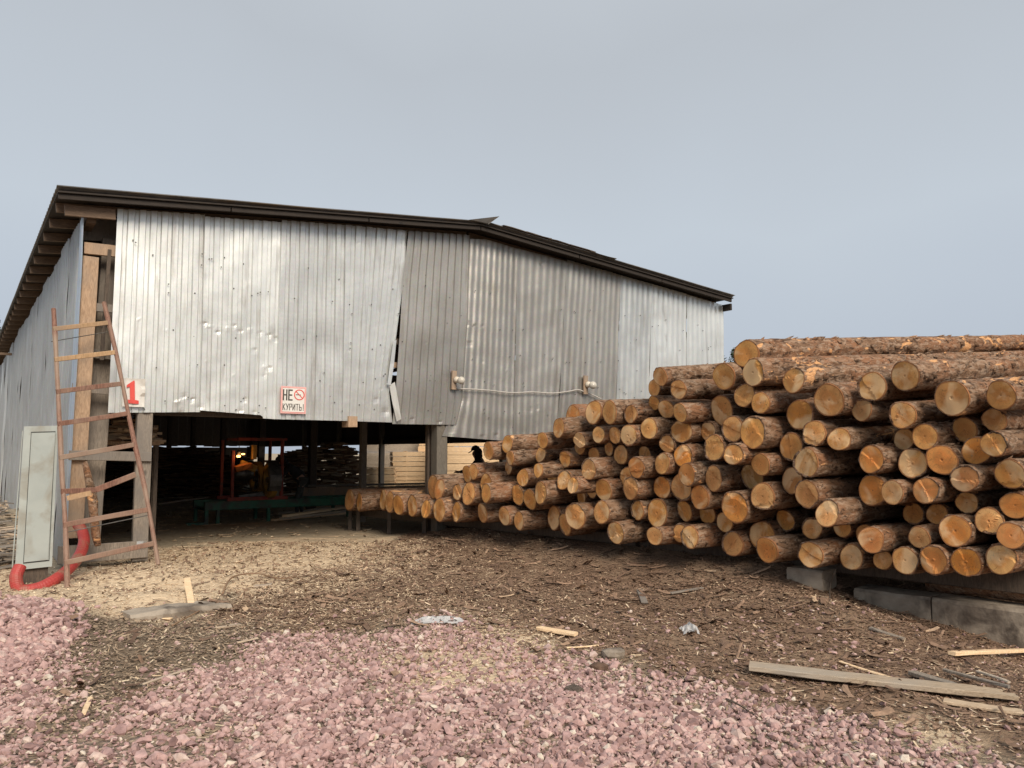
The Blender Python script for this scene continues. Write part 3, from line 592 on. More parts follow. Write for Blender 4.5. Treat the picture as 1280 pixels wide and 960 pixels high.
# ---------------------------------------------------------------- log pile
AXA = math.atan2(.586, .81); AXV = np.array([.81, .586])/math.hypot(.81, .586); NV = np.array([AXV[1], -AXV[0]])
LD = """-14.711 6.571 0.645 0.217 437 625 -
-14.265 6.578 0.627 0.182 449 627 -
-15.180 7.161 0.559 0.221 457 627 -
-13.678 6.804 0.687 0.202 478 625 -
-13.126 6.674 0.682 0.203 487 627 peel
-12.702 6.628 0.651 0.190 497 631 -
-12.283 6.682 0.657 0.196 515 632 -
-11.871 6.735 0.620 0.167 532 636 -
-11.426 6.742 0.631 0.205 549 637 -
-11.040 6.841 0.617 0.174 570 640 -
-12.022 6.966 0.998 0.223 541 608 -
-11.571 6.823 0.975 0.180 549 611 orange
-11.092 6.885 0.944 0.147 571 615 -
-10.733 6.881 0.932 0.198 585 617 -
-9.984 6.728 0.975 0.155 608 616 -
-10.294 6.937 1.100 0.184 607 605 -
-11.278 7.211 1.232 0.158 584 592 -
-10.602 6.897 1.293 0.136 592 589 -
-10.244 6.943 1.631 0.147 610 563 -
-9.915 7.085 1.736 0.145 634 555 -
-9.740 7.008 1.514 0.123 637 572 -
-10.133 7.258 1.351 0.107 635 585 -
-10.381 6.926 0.638 0.158 603 641 -
-9.864 6.992 0.616 0.153 630 645 -
-9.536 7.034 0.568 0.146 648 651 -
-9.680 7.114 0.948 0.161 646 617 -
-9.564 7.131 1.217 0.141 654 597 -
-9.036 7.098 1.782 0.132 678 550 -
-9.402 7.351 1.574 0.121 676 568 -
-9.015 7.000 1.342 0.111 672 587 -
-9.358 7.107 0.896 0.166 662 624 -
-9.028 7.049 1.014 0.177 675 615 pale
-8.704 7.140 1.961 0.155 698 535 -
-8.852 7.372 1.505 0.127 706 573 -
-8.992 7.655 2.141 0.195 716 522 orange
-8.506 7.364 1.782 0.121 723 551 pale
-8.699 7.540 1.672 0.108 724 561 -
-9.283 7.467 1.321 0.168 689 588 -
-8.717 7.239 1.204 0.149 704 600 -
-8.233 7.000 1.147 0.116 715 606 -
-8.236 7.400 2.176 0.172 741 515 -
-8.095 7.368 1.854 0.125 748 543 pale
-7.754 7.262 2.152 0.174 761 515 pale
-8.422 7.576 1.570 0.114 742 567 -
-8.093 7.168 1.371 0.157 735 587 pale
-8.675 7.544 0.951 0.115 727 620 -
-9.130 7.386 0.626 0.188 692 647 -
-8.749 7.285 0.567 0.175 706 654 -
-8.397 7.180 0.706 0.192 719 645 -
-8.469 7.571 1.081 0.137 740 610 -
-7.974 7.334 1.086 0.159 754 612 -
-7.861 7.198 0.791 0.163 752 640 -
-7.850 7.450 1.842 0.123 768 544 -
-7.435 7.303 1.833 0.146 785 544 pale
-7.444 7.352 2.119 0.133 788 517 -
-8.200 7.655 1.656 0.105 760 561 -
-7.886 7.595 1.573 0.139 776 568 pale
-7.743 7.563 1.267 0.144 783 596 -
-7.315 7.318 1.405 0.145 795 584 orange
-7.461 7.350 1.126 0.156 788 610 -
-7.611 7.780 1.582 0.116 805 567 -
-7.485 7.497 0.829 0.140 796 637 pale
-7.677 7.272 0.527 0.157 769 666 pale
-6.908 7.370 2.583 0.130 825 470 -
-7.344 7.715 2.478 0.120 817 485 -
-7.269 7.624 2.269 0.101 817 503 -
-6.639 7.405 2.398 0.129 847 487 -
-7.028 7.605 2.174 0.127 833 511 -
-6.577 7.362 2.100 0.126 849 516 pale
-6.057 7.579 2.531 0.173 905 470 scribble
-5.817 7.710 2.789 0.173 933 442 long
-5.601 7.538 2.537 0.166 941 465 long
-5.791 7.613 2.287 0.147 930 493 scribble
-5.517 7.549 2.175 0.130 950 503 -
-6.241 7.756 2.123 0.198 902 513 brown
-5.110 7.601 2.411 0.145 992 475 long
-5.143 7.746 2.030 0.179 999 518 brown
-4.898 7.628 1.812 0.142 1017 541 -
-7.143 7.390 1.920 0.140 811 535 pale
-6.726 7.544 1.873 0.155 851 539 brown
-6.449 7.728 1.878 0.132 884 538 brown
-6.950 7.516 1.720 0.125 834 554 -
-5.962 7.592 1.884 0.166 915 536 -
-5.593 7.488 1.833 0.191 940 542 -
-6.223 7.558 1.659 0.166 892 560 pale
-5.779 7.365 1.583 0.131 916 569 -
-5.264 7.731 1.673 0.162 988 557 -
-6.704 7.547 1.561 0.149 853 569 orange
-6.984 7.461 1.460 0.146 827 579 pale
-5.539 7.546 1.464 0.139 950 580 -
-4.973 7.568 1.494 0.169 1007 578 scribble
-6.498 7.373 1.332 0.150 858 593 red
-6.201 7.512 1.289 0.160 892 601 -
-6.778 7.587 1.161 0.182 851 608 -
-5.888 7.847 1.317 0.167 937 592 grey
-7.120 7.593 1.146 0.154 827 610 orange
-6.395 7.486 1.051 0.159 874 622 red
-7.163 7.538 0.814 0.192 821 640 -
-6.822 7.684 0.850 0.140 857 639 brown
-6.561 7.818 0.826 0.132 885 642 brown
-6.276 7.801 0.743 0.134 906 652 -
-5.920 7.547 0.958 0.193 918 633 orange
-5.559 7.593 1.096 0.159 953 620 pale
-5.289 7.778 1.285 0.157 990 600 brown
-5.006 7.614 1.151 0.160 1008 617 -
-5.579 8.041 0.800 0.131 981 650 brown
-5.816 7.910 0.611 0.180 952 669 brown
-5.197 7.990 0.741 0.129 1015 660 -
-7.038 7.354 0.535 0.123 818 669 pale
-6.799 7.584 0.576 0.128 850 666 -
-6.514 7.420 0.564 0.144 861 666 pale
-6.144 7.768 0.492 0.158 915 679 brown
-5.492 7.552 0.499 0.152 958 687 orange
-4.986 7.617 0.495 0.150 1012 693 -
-4.291 7.756 2.290 0.157 1089 483 brown
-3.935 7.751 2.375 0.156 1131 469 scribble
-3.521 7.804 2.129 0.176 1189 497 brown
-3.109 7.857 2.132 0.143 1251 494 brown
-4.429 7.788 2.053 0.124 1077 512 grey
-4.719 7.651 2.169 0.190 1036 500 brown
-3.979 7.746 1.980 0.139 1127 518 -
-4.623 7.663 1.745 0.129 1049 548 -
-4.139 8.075 1.742 0.118 1130 548 brown
-3.824 7.866 1.762 0.133 1156 545 -
-3.574 8.148 1.827 0.133 1205 537 -
-3.289 8.134 1.916 0.113 1242 525 brown
-4.304 7.704 1.534 0.148 1088 573 orange
-3.973 7.896 1.497 0.151 1140 578 -
-3.678 7.884 1.530 0.149 1177 574 orange
-3.415 8.017 1.619 0.137 1220 563 orange
-3.170 7.799 1.680 0.123 1241 555 -
-4.666 7.458 0.966 0.144 1034 641 pale
-4.404 7.891 1.205 0.163 1090 612 orange
-4.108 7.729 1.201 0.127 1115 615 pale
-3.792 7.770 1.229 0.135 1157 613 orange
-3.449 7.813 1.357 0.135 1205 597 red
-3.072 7.862 1.406 0.141 1262 592 brown
-3.564 8.099 1.112 0.107 1208 628 -
-3.084 7.960 1.117 0.127 1268 631 orange
-4.154 8.223 0.958 0.114 1141 642 brown
-3.879 8.158 0.976 0.110 1171 642 brown
-3.302 7.932 0.960 0.129 1236 651 pale
-3.572 7.848 0.851 0.152 1193 663 orange
-3.055 7.764 0.856 0.120 1263 669 red
-4.856 8.033 0.785 0.125 1052 658 -
-4.598 8.066 0.714 0.118 1082 668 -
-4.334 7.700 0.708 0.136 1089 674 red
-3.920 7.853 0.759 0.116 1149 671 pale
-4.677 7.906 0.481 0.135 1064 696 pale
-4.380 7.994 0.477 0.101 1103 699 -
-4.063 7.835 0.519 0.139 1131 700 -
-3.758 7.774 0.563 0.142 1166 699 orange
-3.472 7.810 0.571 0.140 1207 702 orange
-3.183 7.848 0.628 0.142 1251 698 pale"""
TONE = {'-': (.76, .46, .205), 'pale': (.84, .55, .27), 'orange': (.74, .37, .13), 'brown': (.62, .36, .145), 'red': (.62, .32, .155), 'grey': (.50, .36, .20),
        'long': (.60, .37, .16), 'scribble': (.62, .39, .17), 'peel': (.70, .44, .21)}
TW = {'-': 'honey-coloured', 'pale': 'pale', 'orange': 'orange', 'brown': 'brownish', 'red': 'reddish', 'grey': 'greyish', 'long': 'tan', 'scribble': 'scratched tan', 'peel': 'yellowish'}
def log_mesh(r, Ln, seed, rag):
    sg = 32; g = np.random.default_rng(seed)
    xs = np.concatenate([[0, .008, .02], np.arange(.07, 1.7, .07), np.arange(1.9, Ln, .3), [Ln]]); n = len(xs)
    th = np.linspace(0, 2*np.pi, sg, endpoint=False); X, T = np.meshgrid(xs, th, indexing='ij')
    ph = g.uniform(0, 6.28, 4); e = g.uniform(.01, .045, 3)
    shape = 1+e[0]*np.cos(2*T+ph[0])+e[1]*.7*np.cos(3*T+ph[1])+.012*np.cos(5*T+ph[2])
    Rr = r*shape*(1-.012*X/r*.35)
    c, s = np.cos(T), np.sin(T); q = seed*1.7
    ridge = wav(X*.9+q, c*2.2, s*2.2, 4.2, seed % 7)*.0075+wav(X*3+q, c*3, s*3, 9, (seed+2) % 7)*.005
    Rr = Rr+ridge*(1 if rag < 2 else 1.15)
    # knots
    for _ in range(3):
        kx, kt = g.uniform(.3, Ln), g.uniform(0, 6.28); d2 = ((X-kx)/.05)**2+(np.angle(np.exp(1j*(T-kt)))/.22)**2
        Rr = Rr+.018*np.exp(-d2)
    bow = .03*np.sin(X/Ln*3.14*g.uniform(.6, 1.4)); b0 = g.uniform(-1, 1, 2)
    Rr[0] = Rr[0]-.004; sl = g.uniform(-.16, .16, 2); fade = np.clip(1-X/.35, 0, 1)
    X = X+fade*Rr*(sl[0]*c+sl[1]*s)
    V = np.stack([X, Rr*c+bow*b0[0], Rr*s+bow*b0[1]], -1).reshape(-1, 3)
    idx = np.arange(n*sg).reshape(n, sg); nx_ = np.roll(idx, -1, 1)
    Fq = np.stack([idx[:-1], idx[1:], nx_[1:], nx_[:-1]], -1).reshape(-1, 4)
    o = len(V)
    # front rim ring inwards, and the far end closed by a small fan of quads
    rim = V[:sg].copy(); rim[:, 1:] *= .86; rim[:, 0] += .012
    endc = V[-sg:].copy(); endc[:, 1:] = endc[:, 1:]*.02+V[-sg:, 1:].mean(0)*.98
    V = np.concatenate([V, rim, endc]); j = np.arange(sg); jn = (j+1) % sg
    Fq = np.concatenate([Fq, np.stack([j, jn, o+jn, o+j], -1), np.stack([idx[-1][jn], idx[-1][j], o+sg+j, o+sg+jn], -1)])
    # loose bark scales
    nf = [18, 45, 110][rag]; fx = g.uniform(.05, Ln*(.9 if rag > 1 else .4), nf); ft = g.uniform(0, 6.28, nf); ex = []; ef = []; b = len(V)
    for i in range(nf):
        a, w_, l_ = ft[i], g.uniform(.012, .05), g.uniform(.03, .13); rr = r*(1-.0042*fx[i]/r)+.006; lift = g.uniform(.006, .03)*(1.4 if rag > 1 else 1)
        for dx, da, up in ((0, -w_, 0), (0, w_, 0), (l_, w_*.7, lift), (l_*.9, -w_*.6, lift*.6), (0, -w_, -.008), (l_*.9, -w_*.6, lift*.6-.006), (l_, w_*.7, lift-.006), (0, w_, -.008)):
            al = a+da/r; ra = rr+up; xx = fx[i]+dx; ex.append((xx, ra*math.cos(al)+bow.max()*0, ra*math.sin(al)))
        ef += [(b, b+1, b+2, b+3), (b+4, b+5, b+6, b+7), (b+1, b+7, b+6, b+2), (b+3, b+2, b+6, b+5)]; b += 8
    V = np.concatenate([V, np.array(ex)]); Fq = np.concatenate([Fq, np.array(ef)])
    # cut face
    rs = [0, .12, .3, .5, .7, .86, .955, .975]; CV = [(0, 0, 0)]; CR = [0.]; stp = g.uniform(-.6, .6) if g.random() < .45 else None; sa = g.uniform(0, 3.14)
    for k in rs[1:]:
        for j_ in range(sg):
            rr = r*shape[0, j_]*k; y, z = rr*math.cos(th[j_]), rr*math.sin(th[j_])
            x = -.006-.004*math.sin(y*19+seed)-.003*math.sin(z*31+seed*2)+.006*(y*math.cos(ph[3])+z*math.sin(ph[3]))/r
            if stp is not None and y*math.cos(sa)+z*math.sin(sa) > stp*r: x += .012
            if k > .96: x += .016
            x += y*sl[0]+z*sl[1]
            CV.append((x, y, z)); CR.append(k)
    CF = [(0, 1+(j_+1) % sg, 1+j_) for j_ in range(sg)]
    for k in range(len(rs)-2):
        for j_ in range(sg):
            p = 1+k*sg; CF.append((p+j_, p+(j_+1) % sg, p+sg+(j_+1) % sg, p+sg+j_))
    return V, Fq, CV, CF, CR
logs = [l.split() for l in LD.splitlines()]
rows = {}
info = []
for i, l in enumerate(logs):
    a, b, z, r = map(float, l[:4]); px, py = int(l[4]), int(l[5]); info.append([a, b, z, r, px, py, l[6]])
# layer number for the wording: height of the end above the lowest row
for t_ in info:
    lay = max(0, round((t_[2]-.63)/.262)); t_.append(lay)
ORD = ['lowest', 'second', 'third', 'fourth', 'fifth', 'sixth', 'seventh', 'eighth', 'ninth']
def ordn(k): return '%d%s' % (k, 'th' if 10 <= k % 100 <= 20 else {1: 'st', 2: 'nd', 3: 'rd'}.get(k % 10, 'th'))
rank = {}
for lay in range(9):
    L_ = sorted([i for i, t_ in enumerate(info) if t_[7] == lay], key=lambda i: info[i][4])
    for j, i in enumerate(L_): rank[i] = (j+1, len(L_))
SPEC = {(933, 443): 'long flaky-barked log on top of the whole pile, its bark torn along the ridge',
        (941, 466): 'long log lying just below the topmost one, scribbled end, bare patch behind the rim',
        (825, 471): 'tan-ended log on the step of the pile against the bright right wall sheets',
        (905, 470): 'thick log end with a dark slanting line, left of the topmost long log',
        (1131, 470): 'log with looped scribbles on its end lying on the upper right logs',
        (1190, 498): 'thickest log end high at the right, brown with a dark streak',
        (437, 625): 'leftmost log of the bottom row, beside the green saw rail',
        (609, 564): 'upper log of the low left end, right beside the black-capped head',
        (549, 611): 'orange-faced log before the foot of the grey front post',
        (488, 628): 'low left log with a strip of bark peeled off its top'}
for i, (a, b, z, r, px, py, tn, lay) in enumerate(info):
    xy = AXV*b+NV*a; Ln = random.uniform(5.6, 6.3)
    if tn == 'long' or z > 2.15: Ln = 9.6
    tilt = np.interp(py+random.uniform(-8, 8), [430, 470, 540, 620, 700], [5.9, 5.2, 2.4, 1.0, .2])+random.uniform(-.5, .5)
    rag = 2 if py < 475 and px > 900 or px > 1120 and py < 510 else (1 if random.random() < .35 else 0)
    V, Fq, CV, CF, CR_ = log_mesh(r, Ln, i+11, rag)
    o = obj('log', V, Fq, M['bark'], None, True)
    for f_ in range(len(Fq)-([18, 45, 110][rag])*4, len(Fq)): pass
    o.location = (xy[0], xy[1], z); o.rotation_mode = 'XYZ'
    R_ = Matrix.Rotation(AXA+math.radians(random.uniform(-1.6, 1.6)), 4, 'Z') @ Matrix.Rotation(-math.radians(tilt), 4, 'Y') @ Matrix.Rotation(random.uniform(0, 6.28), 4, 'X')
    o.rotation_euler = R_.to_euler()
    o.color = (1, 1, 1, .62 if tn in ('long', 'peel') else (.58 if rag == 2 else random.choice((.1, .2, .3, .38, .45))))
    c_ = obj('cut_end', CV, CF, M['cut'], o)
    at = c_.data.attributes.new('rad', 'FLOAT', 'POINT'); at.data.foreach_set('value', np.array(CR_, dtype=np.float32))
    tc_ = TONE[tn]; jv = random.uniform(.86, 1.12); jh = random.uniform(-.025, .025); c_.color = (min(.9, tc_[0]*jv+jh), tc_[1]*jv*.87, tc_[2]*jv*.70-jh, 1. if tn == 'scribble' else random.choice((.3, .5, .8)))
    sz = 'thick' if r > .185 else ('thin' if r < .135 else 'medium')
    rk, tot = rank[i]
    ps = ordn(rk)+' from the left' if rk <= tot/2+.5 else (ordn(tot-rk+1)+' from the right' if tot-rk else 'furthest right')
    if rk == 1: ps = 'furthest left'
    lab = SPEC.get((px, py)) or '%s %s-ended log, %s in the %s layer of the log pile' % (sz, TW[tn], ps, ORD[lay])
    tag(o, lab, 'log', 'sawn logs stacked in the log pile')

# what carries the pile
RD0 = np.array([-1.44, 13.5]); RDV = np.array([6.1, -6.5])/math.hypot(6.1, 6.5)
def rowp(px, y=700., back=0.):
    d = ray(px, y); q = RD0+AXV*back; n_ = np.array([RDV[1], -RDV[0]]); k = (q@n_)/(d[:2]@n_); return d[:2]*k
def bearer(px0, px1, back, z0, z1, wd, label, name='timber_bearer', mat_='timber_dark'):
    a, b = rowp(px0, back=back), rowp(px1, back=back)
    o = MB().beam((a[0], a[1], (z0+z1)/2), (b[0], b[1], (z0+z1)/2), wd, z1-z0, (0, 0, 1), 10, .008, .012).build(name, M[mat_]); tag(o, label, 'beam'); return o
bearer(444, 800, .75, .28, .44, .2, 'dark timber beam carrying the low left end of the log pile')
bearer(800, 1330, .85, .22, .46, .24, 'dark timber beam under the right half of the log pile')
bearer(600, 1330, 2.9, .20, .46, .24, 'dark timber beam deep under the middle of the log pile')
pa, pb = rowp(1160, back=1.0), rowp(1420, back=1.0)
m = MB().tube([(pa[0]+(pb[0]-pa[0])*k/8, pa[1]+(pb[1]-pa[1])*k/8, .25+.006*math.sin(k)) for k in range(9)], [.15+.006*math.sin(k*2.1) for k in range(9)], 18, wob=.05)
tag(m.build('bearer_log', M['bark'], smooth=True), 'dark log lying crosswise under the pile above the concrete blocks', 'log').color = (1, 1, 1, .1)
# concrete blocks in a row under the front of the pile
bl = [(1062, 1156, .10), (1158, 1292, .10), (1294, 1420, .10)]
for k, (x0, x1, zt_) in enumerate(bl):
    a, b = rowp(x0, back=.55), rowp(x1, back=.55); off = AXV*.22
    m = MB(); m.beam((a[0]+off[0], a[1]+off[1], zt_-.32), (b[0]+off[0], b[1]+off[1], zt_-.32), .42, .64, (0, 0, 1), 8, .012, .03)
    tag(m.build('concrete_block', M['concrete']), ['long concrete block half buried in bark, left of the block joint under the pile', 'long concrete block right of the block joint, under the nearest logs', 'concrete block at the right edge of the picture under the pile'][k], 'concrete block', 'concrete blocks under the log pile')
a, b = rowp(992, back=.5), rowp(1036, back=.5)
tag(MB().beam((a[0], a[1], .06), (b[0], b[1], .06), .35, .44, (0, 0, 1), 4, .01, .02).build('concrete_block', M['concrete']), 'small dark concrete block standing alone in the shade under the pile', 'concrete block', 'concrete blocks under the log pile')
m = MB()
for k, px in enumerate((437, 447, 486, 530)):
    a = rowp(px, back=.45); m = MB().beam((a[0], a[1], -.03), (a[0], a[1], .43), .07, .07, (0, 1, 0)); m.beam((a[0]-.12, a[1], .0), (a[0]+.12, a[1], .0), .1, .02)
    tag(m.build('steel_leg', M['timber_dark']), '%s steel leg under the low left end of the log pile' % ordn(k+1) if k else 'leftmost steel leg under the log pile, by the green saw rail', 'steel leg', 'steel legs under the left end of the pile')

# ---------------------------------------------------------------- inside the shed
def loc(o, p, rz=0): o.location = p; o.rotation_euler = (0, 0, rz); return o
g0 = ground(269, 655)
rail = thing('saw_rail', 'green steel rail frame of the saw standing on the shed floor', 'saw rail', (g0[0], g0[1], 0), ANG)
for y_ in (0, .95):
    MB().beam((-.25, y_, .405), (8.5, y_, .405), .10, .19, (0, 0, 1), 1, 0, .01).build('rail', M['green_paint'], rail)
for x_ in (-.2, .05, 1.2, 3.2, 5.2, 7.2):
    for y_ in (0, .95): MB().beam((x_, y_, 0), (x_, y_, .31), .07, .07, (0, 1, 0)).build('leg', M['green_paint'], rail)
    MB().beam((x_, 0, .33), (x_, .95, .33), .06, .05).build('crossbar', M['green_paint'], rail)
MB().box(-.62, -.18, -.06, .06, 0, .05).build('foot_plate', M['green_paint'], rail)
ca_ = thing('bandsaw_head', 'red and yellow bandsaw head standing on the green rail frame', 'bandsaw', (*(np.array([g0[0], g0[1]])+UA*.35), .50), ANG)
for x_, y_ in ((0, .02), (0, .9), (1.15, .02), (1.15, .9)): MB().beam((x_, y_, 0), (x_, y_, 1.15 if y_ < .1 and x_ < .1 else 1.4), .07, .07, (0, 1, 0), 1, 0, .008).build('upright', M['red_paint'], ca_)
for y_ in (.02, .9): MB().beam((-.1, y_, .04), (1.3, y_, .04), .08, .08).build('base_bar', M['red_paint'], ca_); MB().beam((.1, y_, 1.42), (1.25, y_, 1.42), .08, .06).build('top_bar', M['red_paint'], ca_)
MB().beam((.65, .0, 1.12), (.65, .95, 1.12), .12, .26).build('band_cover', M['steel'], ca_)
for y_ in (-.05, .95):
    m = MB(); R_o = .40
    for k in range(28):
        a, b = 6.2832*k/28, 6.2832*(k+1)/28; V = [(x_, y_+rr*math.cos(t_), .47+rr*math.sin(t_)) for x_ in (.80, .92) for t_ in (a, b) for rr in (.31, .42)]
        m.add(V, [(0, 1, 3, 2), (4, 6, 7, 5), (1, 5, 7, 3), (0, 2, 6, 4)])
    m.build('wheel_rim', M['yellow_paint'], ca_)
    m = MB()
    for k in range(6): t_ = k*1.047; m.beam((.86, y_, .47), (.86, y_+.36*math.cos(t_), .47+.36*math.sin(t_)), .05, .04, (1, 0, 0))
    m.tube([(.78, y_, .47), (.94, y_, .47)], .07, 12); m.build('wheel_spokes', M['steel'], ca_)
m = MB()
for k in range(9):
    t_ = 1.2+k*.28; m.add([(x_, -.05+rr*math.cos(t2), .47+rr*math.sin(t2)) for x_ in (.70, .98) for t2 in (t_, t_+.28) for rr in (.43, .46)], [(0, 1, 3, 2), (4, 6, 7, 5), (1, 5, 7, 3), (0, 2, 6, 4)])
m.build('wheel_guard', M['steel'], ca_)
m = MB().tube([(.12, .35, .62), (.55, .35, .62)], .15, 16)
for k in range(10): m.tube([(.17+k*.035, .35, .62), (.18+k*.035, .35, .62)], .17, 16)
m.build('motor', M['steel'], ca_, True)
MB().beam((.2, .1, .86), (.55, .1, .72), .12, .16, (0, 0, 1), 2, 0, .02).build('belt_guard', M['yellow_paint'], ca_)
MB().beam((.48, .02, .95), (.48, .02, 1.28), .10, .12, (0, 1, 0), 1, 0, .01).build('switch_box', M['yellow_paint'], ca_)
MB().beam((.05, .02, .72), (.42, .02, .80), .22, .14, (0, 0, 1), 3, .02, .02).build('feed_cover', M['orange_cloth'], ca_)
MB().beam((.25, .5, .05), (.95, .5, .12), .4, .12).build('sawdust_chute', M['steel'], ca_)
lp = thing('work_lamp', 'small glowing orange lamp hanging before the bandsaw in the dark shed', 'lamp', (*(np.array([g0[0], g0[1]])+UA*.47), 1.52), ANG)
MB().ball((0, 0, 0), .038, 8, (1.3, 1, .8)).ball((.10, 0, .05), .03, 6, (1.6, 1, .6)).build('bulb', M['lamp_glow'], lp, True)
MB().tube([(0, 0, .04), (0, 0, .09), (.04, 0, .12)], [.025, .05, .03], 10).build('lamp_holder', M['steel'], lp, True)
MB().tube(smooth_path([(0, 0, .1), (.02, .0, .5), (-.02, 0, 1.1), (.0, 0, 1.9)]), .008, 5).build('cord', M['black_print'], lp)
ld = bpy.data.lights.new('lamp_light', 'POINT'); ld.energy = 1.3; ld.color = (1, .5, .18); ld.shadow_soft_size = .06; lo = bpy.data.objects.new('lamp_light', ld); COL.objects.link(lo); lo.parent = lp; lo.location = (.03, -.12, 0)

def skinned(name, joints, bones, mat_, parent, sub=2):
    names = list(joints); V = [joints[k][0] for k in names]; me = bpy.data.meshes.new(name)
    me.from_pydata(V, [(names.index(a), names.index(b)) for a, b in bones], []); o = bpy.data.objects.new(name, me); COL.objects.link(o); o.parent = parent
    o.modifiers.new('skin', 'SKIN').use_smooth_shade = True; o.modifiers.new('sub', 'SUBSURF').levels = sub; o.modifiers['sub'].render_levels = sub
    if not me.skin_vertices: return o
    for i, k in enumerate(names):
        r = joints[k][1]; me.skin_vertices[0].data[i].radius = r if hasattr(r, '__len__') else (r, r)
        me.skin_vertices[0].data[i].use_root = (i == 0)
    me.materials.append(mat_); return o
def person(label, pos, rz, bend=0., jacket='black_cloth', trousers='black_cloth', arms='down'):
    p = thing('person', label, 'person', pos, rz)
    cb, sb = math.cos(bend), math.sin(bend)
    def up(x, y, z):      # bend forward (+x) about the hips at z = .95
        dz = z-.95; return (x*cb+dz*sb, y, .95+dz*cb-x*sb)
    hz = 1.62
    J = {'pelvis': ((0, 0, .95), (.13, .16)), 'waist': (up(0, 0, 1.1), (.11, .15)), 'chest': (up(.01, 0, 1.32), (.12, .18)), 'neck': (up(.0, 0, 1.50), .055), 'skull': (up(.03, 0, 1.60), (.085, .075)), 'crown': (up(.02, 0, 1.70), (.085, .07))}
    B = [('pelvis', 'waist'), ('waist', 'chest'), ('chest', 'neck'), ('neck', 'skull'), ('skull', 'crown')]
    JJ = dict(J); TR = {'pelvis': J['pelvis']}; TB = []; AB = []
    for s in (-1, 1):
        n = str(s)
        T_ = {'hip'+n: ((0, .10*s, .88), .095), 'knee'+n: ((.03+.12*(s > 0), .11*s, .50), .062), 'ankle'+n: ((-.02+.15*(s > 0), .11*s, .09), .042)}
        TR.update(T_); TB += [('pelvis', 'hip'+n), ('hip'+n, 'knee'+n), ('knee'+n, 'ankle'+n)]
        JJ.update({k: (v[0], v[1]*.85) for k, v in T_.items()}); JJ['toe'+n] = ((.15+.15*(s > 0), .12*s, .04), (.03, .045)); B += TB[-3:]+[('ankle'+n, 'toe'+n)]
        sh = up(0, .19*s, 1.42)
        if arms == 'fwd': el = (sh[0]+.18, sh[1]+.03*s, sh[2]-.22); wr = (el[0]+.24, el[1]-.06*s, el[2]-.02)
        else: el = (sh[0]-.01, sh[1]+.05*s, sh[2]-.29); wr = (el[0]+.14, el[1]-.03*s, el[2]-.20)
        A_ = {'shoulder'+n: (sh, .07), 'elbow'+n: (el, .048), 'wrist'+n: (wr, .034)}; JJ.update({k: (v[0], v[1]*.8) for k, v in A_.items()})
        d = Vector(wr)-Vector(el); d.normalize(); pl = Vector(wr)+d*.07; JJ['palm'+n] = (tuple(pl), (.018, .038)); ab = [('chest', 'shoulder'+n), ('shoulder'+n, 'elbow'+n), ('elbow'+n, 'wrist'+n)]; B += ab+[('wrist'+n, 'palm'+n)]; AB += ab
        for f_ in range(4):
            q = pl+d*.04+Vector((0, (f_-1.5)*.02, 0)); q2 = q+d*(.035+.008*(1-abs(f_-1.5)/1.5))+Vector((0, 0, -.015)); JJ['f%s%d' % (n, f_)] = (tuple(q), .009); JJ['g%s%d' % (n, f_)] = (tuple(q2), .008); B += [('palm'+n, 'f%s%d' % (n, f_)), ('f%s%d' % (n, f_), 'g%s%d' % (n, f_))]
        q = pl+Vector((0, -.035*s, -.01)); JJ['t'+n] = (tuple(q), .010); q2 = q+d*.03+Vector((0, -.01*s, -.01)); JJ['u'+n] = (tuple(q2), .009); B += [('palm'+n, 't'+n), ('t'+n, 'u'+n)]
        TR2 = A_
        J.update(A_)
    JJ['nose'] = (up(.125, 0, 1.595), .016); B.append(('skull', 'nose'))
    skinned('body', JJ, B, M['skin'], p)
    JK = {k: (v[0], tuple(1.13*q for q in v[1]) if hasattr(v[1], '__len__') else v[1]*1.18) for k, v in J.items() if k not in ('skull', 'crown')}; JK['pelvis'] = (JK['pelvis'][0], (.15, .18)); JK['neck'] = (up(0, 0, 1.50), .075)
    skinned('jacket', JK, [('pelvis', 'waist'), ('waist', 'chest'), ('chest', 'neck')]+AB, M[jacket], p)
    skinned('trousers', TR, TB, M[trousers], p)
    m = MB(); hc = up(.025, 0, 1.69); n = 12      # knitted cap with a peak
    for i in range(5):
        for j in range(n):
            pass
    V = []; Fc = []
    for i in range(5):
        a = i/4*1.5
        for j in range(n):
            b = 6.2832*j/n; q = (.108*math.cos(a)*math.cos(b), .092*math.cos(a)*math.sin(b), .105*math.sin(a)); V.append((hc[0]+q[0]*cb+q[2]*sb, hc[1]+q[1], hc[2]+q[2]*cb-q[0]*sb))
    for i in range(4):
        for j in range(n): Fc.append((i*n+j, i*n+(j+1) % n, (i+1)*n+(j+1) % n, (i+1)*n+j))
    Fc.append([4*n+j for j in range(n)]); m.add(V, Fc); c_ = m.build('cap', M['black_cloth'], p, True)
    MB().ball(up(-.015, 0, 1.62), .105, 8, (1., .85, 1.1)).ball(up(-.01, 0, 1.53), .095, 8).build('silhouette_hood', M['black_cloth'], p, True)  # hood added to cover pale skin and keep the head a dark silhouette
    pk = [up(.11, -.06, 1.685), up(.11, .06, 1.685), up(.20, .045, 1.65), up(.20, -.045, 1.65)]
    MB().add(pk+[(x, y, z+.012) for x, y, z in pk], [(3, 2, 1, 0), (4, 5, 6, 7), (0, 1, 5, 4), (1, 2, 6, 5), (2, 3, 7, 6), (3, 0, 4, 7)]).build('peak', M['black_cloth'], c_)
    for s in (-1, 1): MB().beam((-.1+.15*(s > 0), .115*s, .035), (.17+.15*(s > 0), .12*s, .03), .10, .07, (0, 0, 1), 2, 0, .02).build('boot', M['black_cloth'], p)
    return p
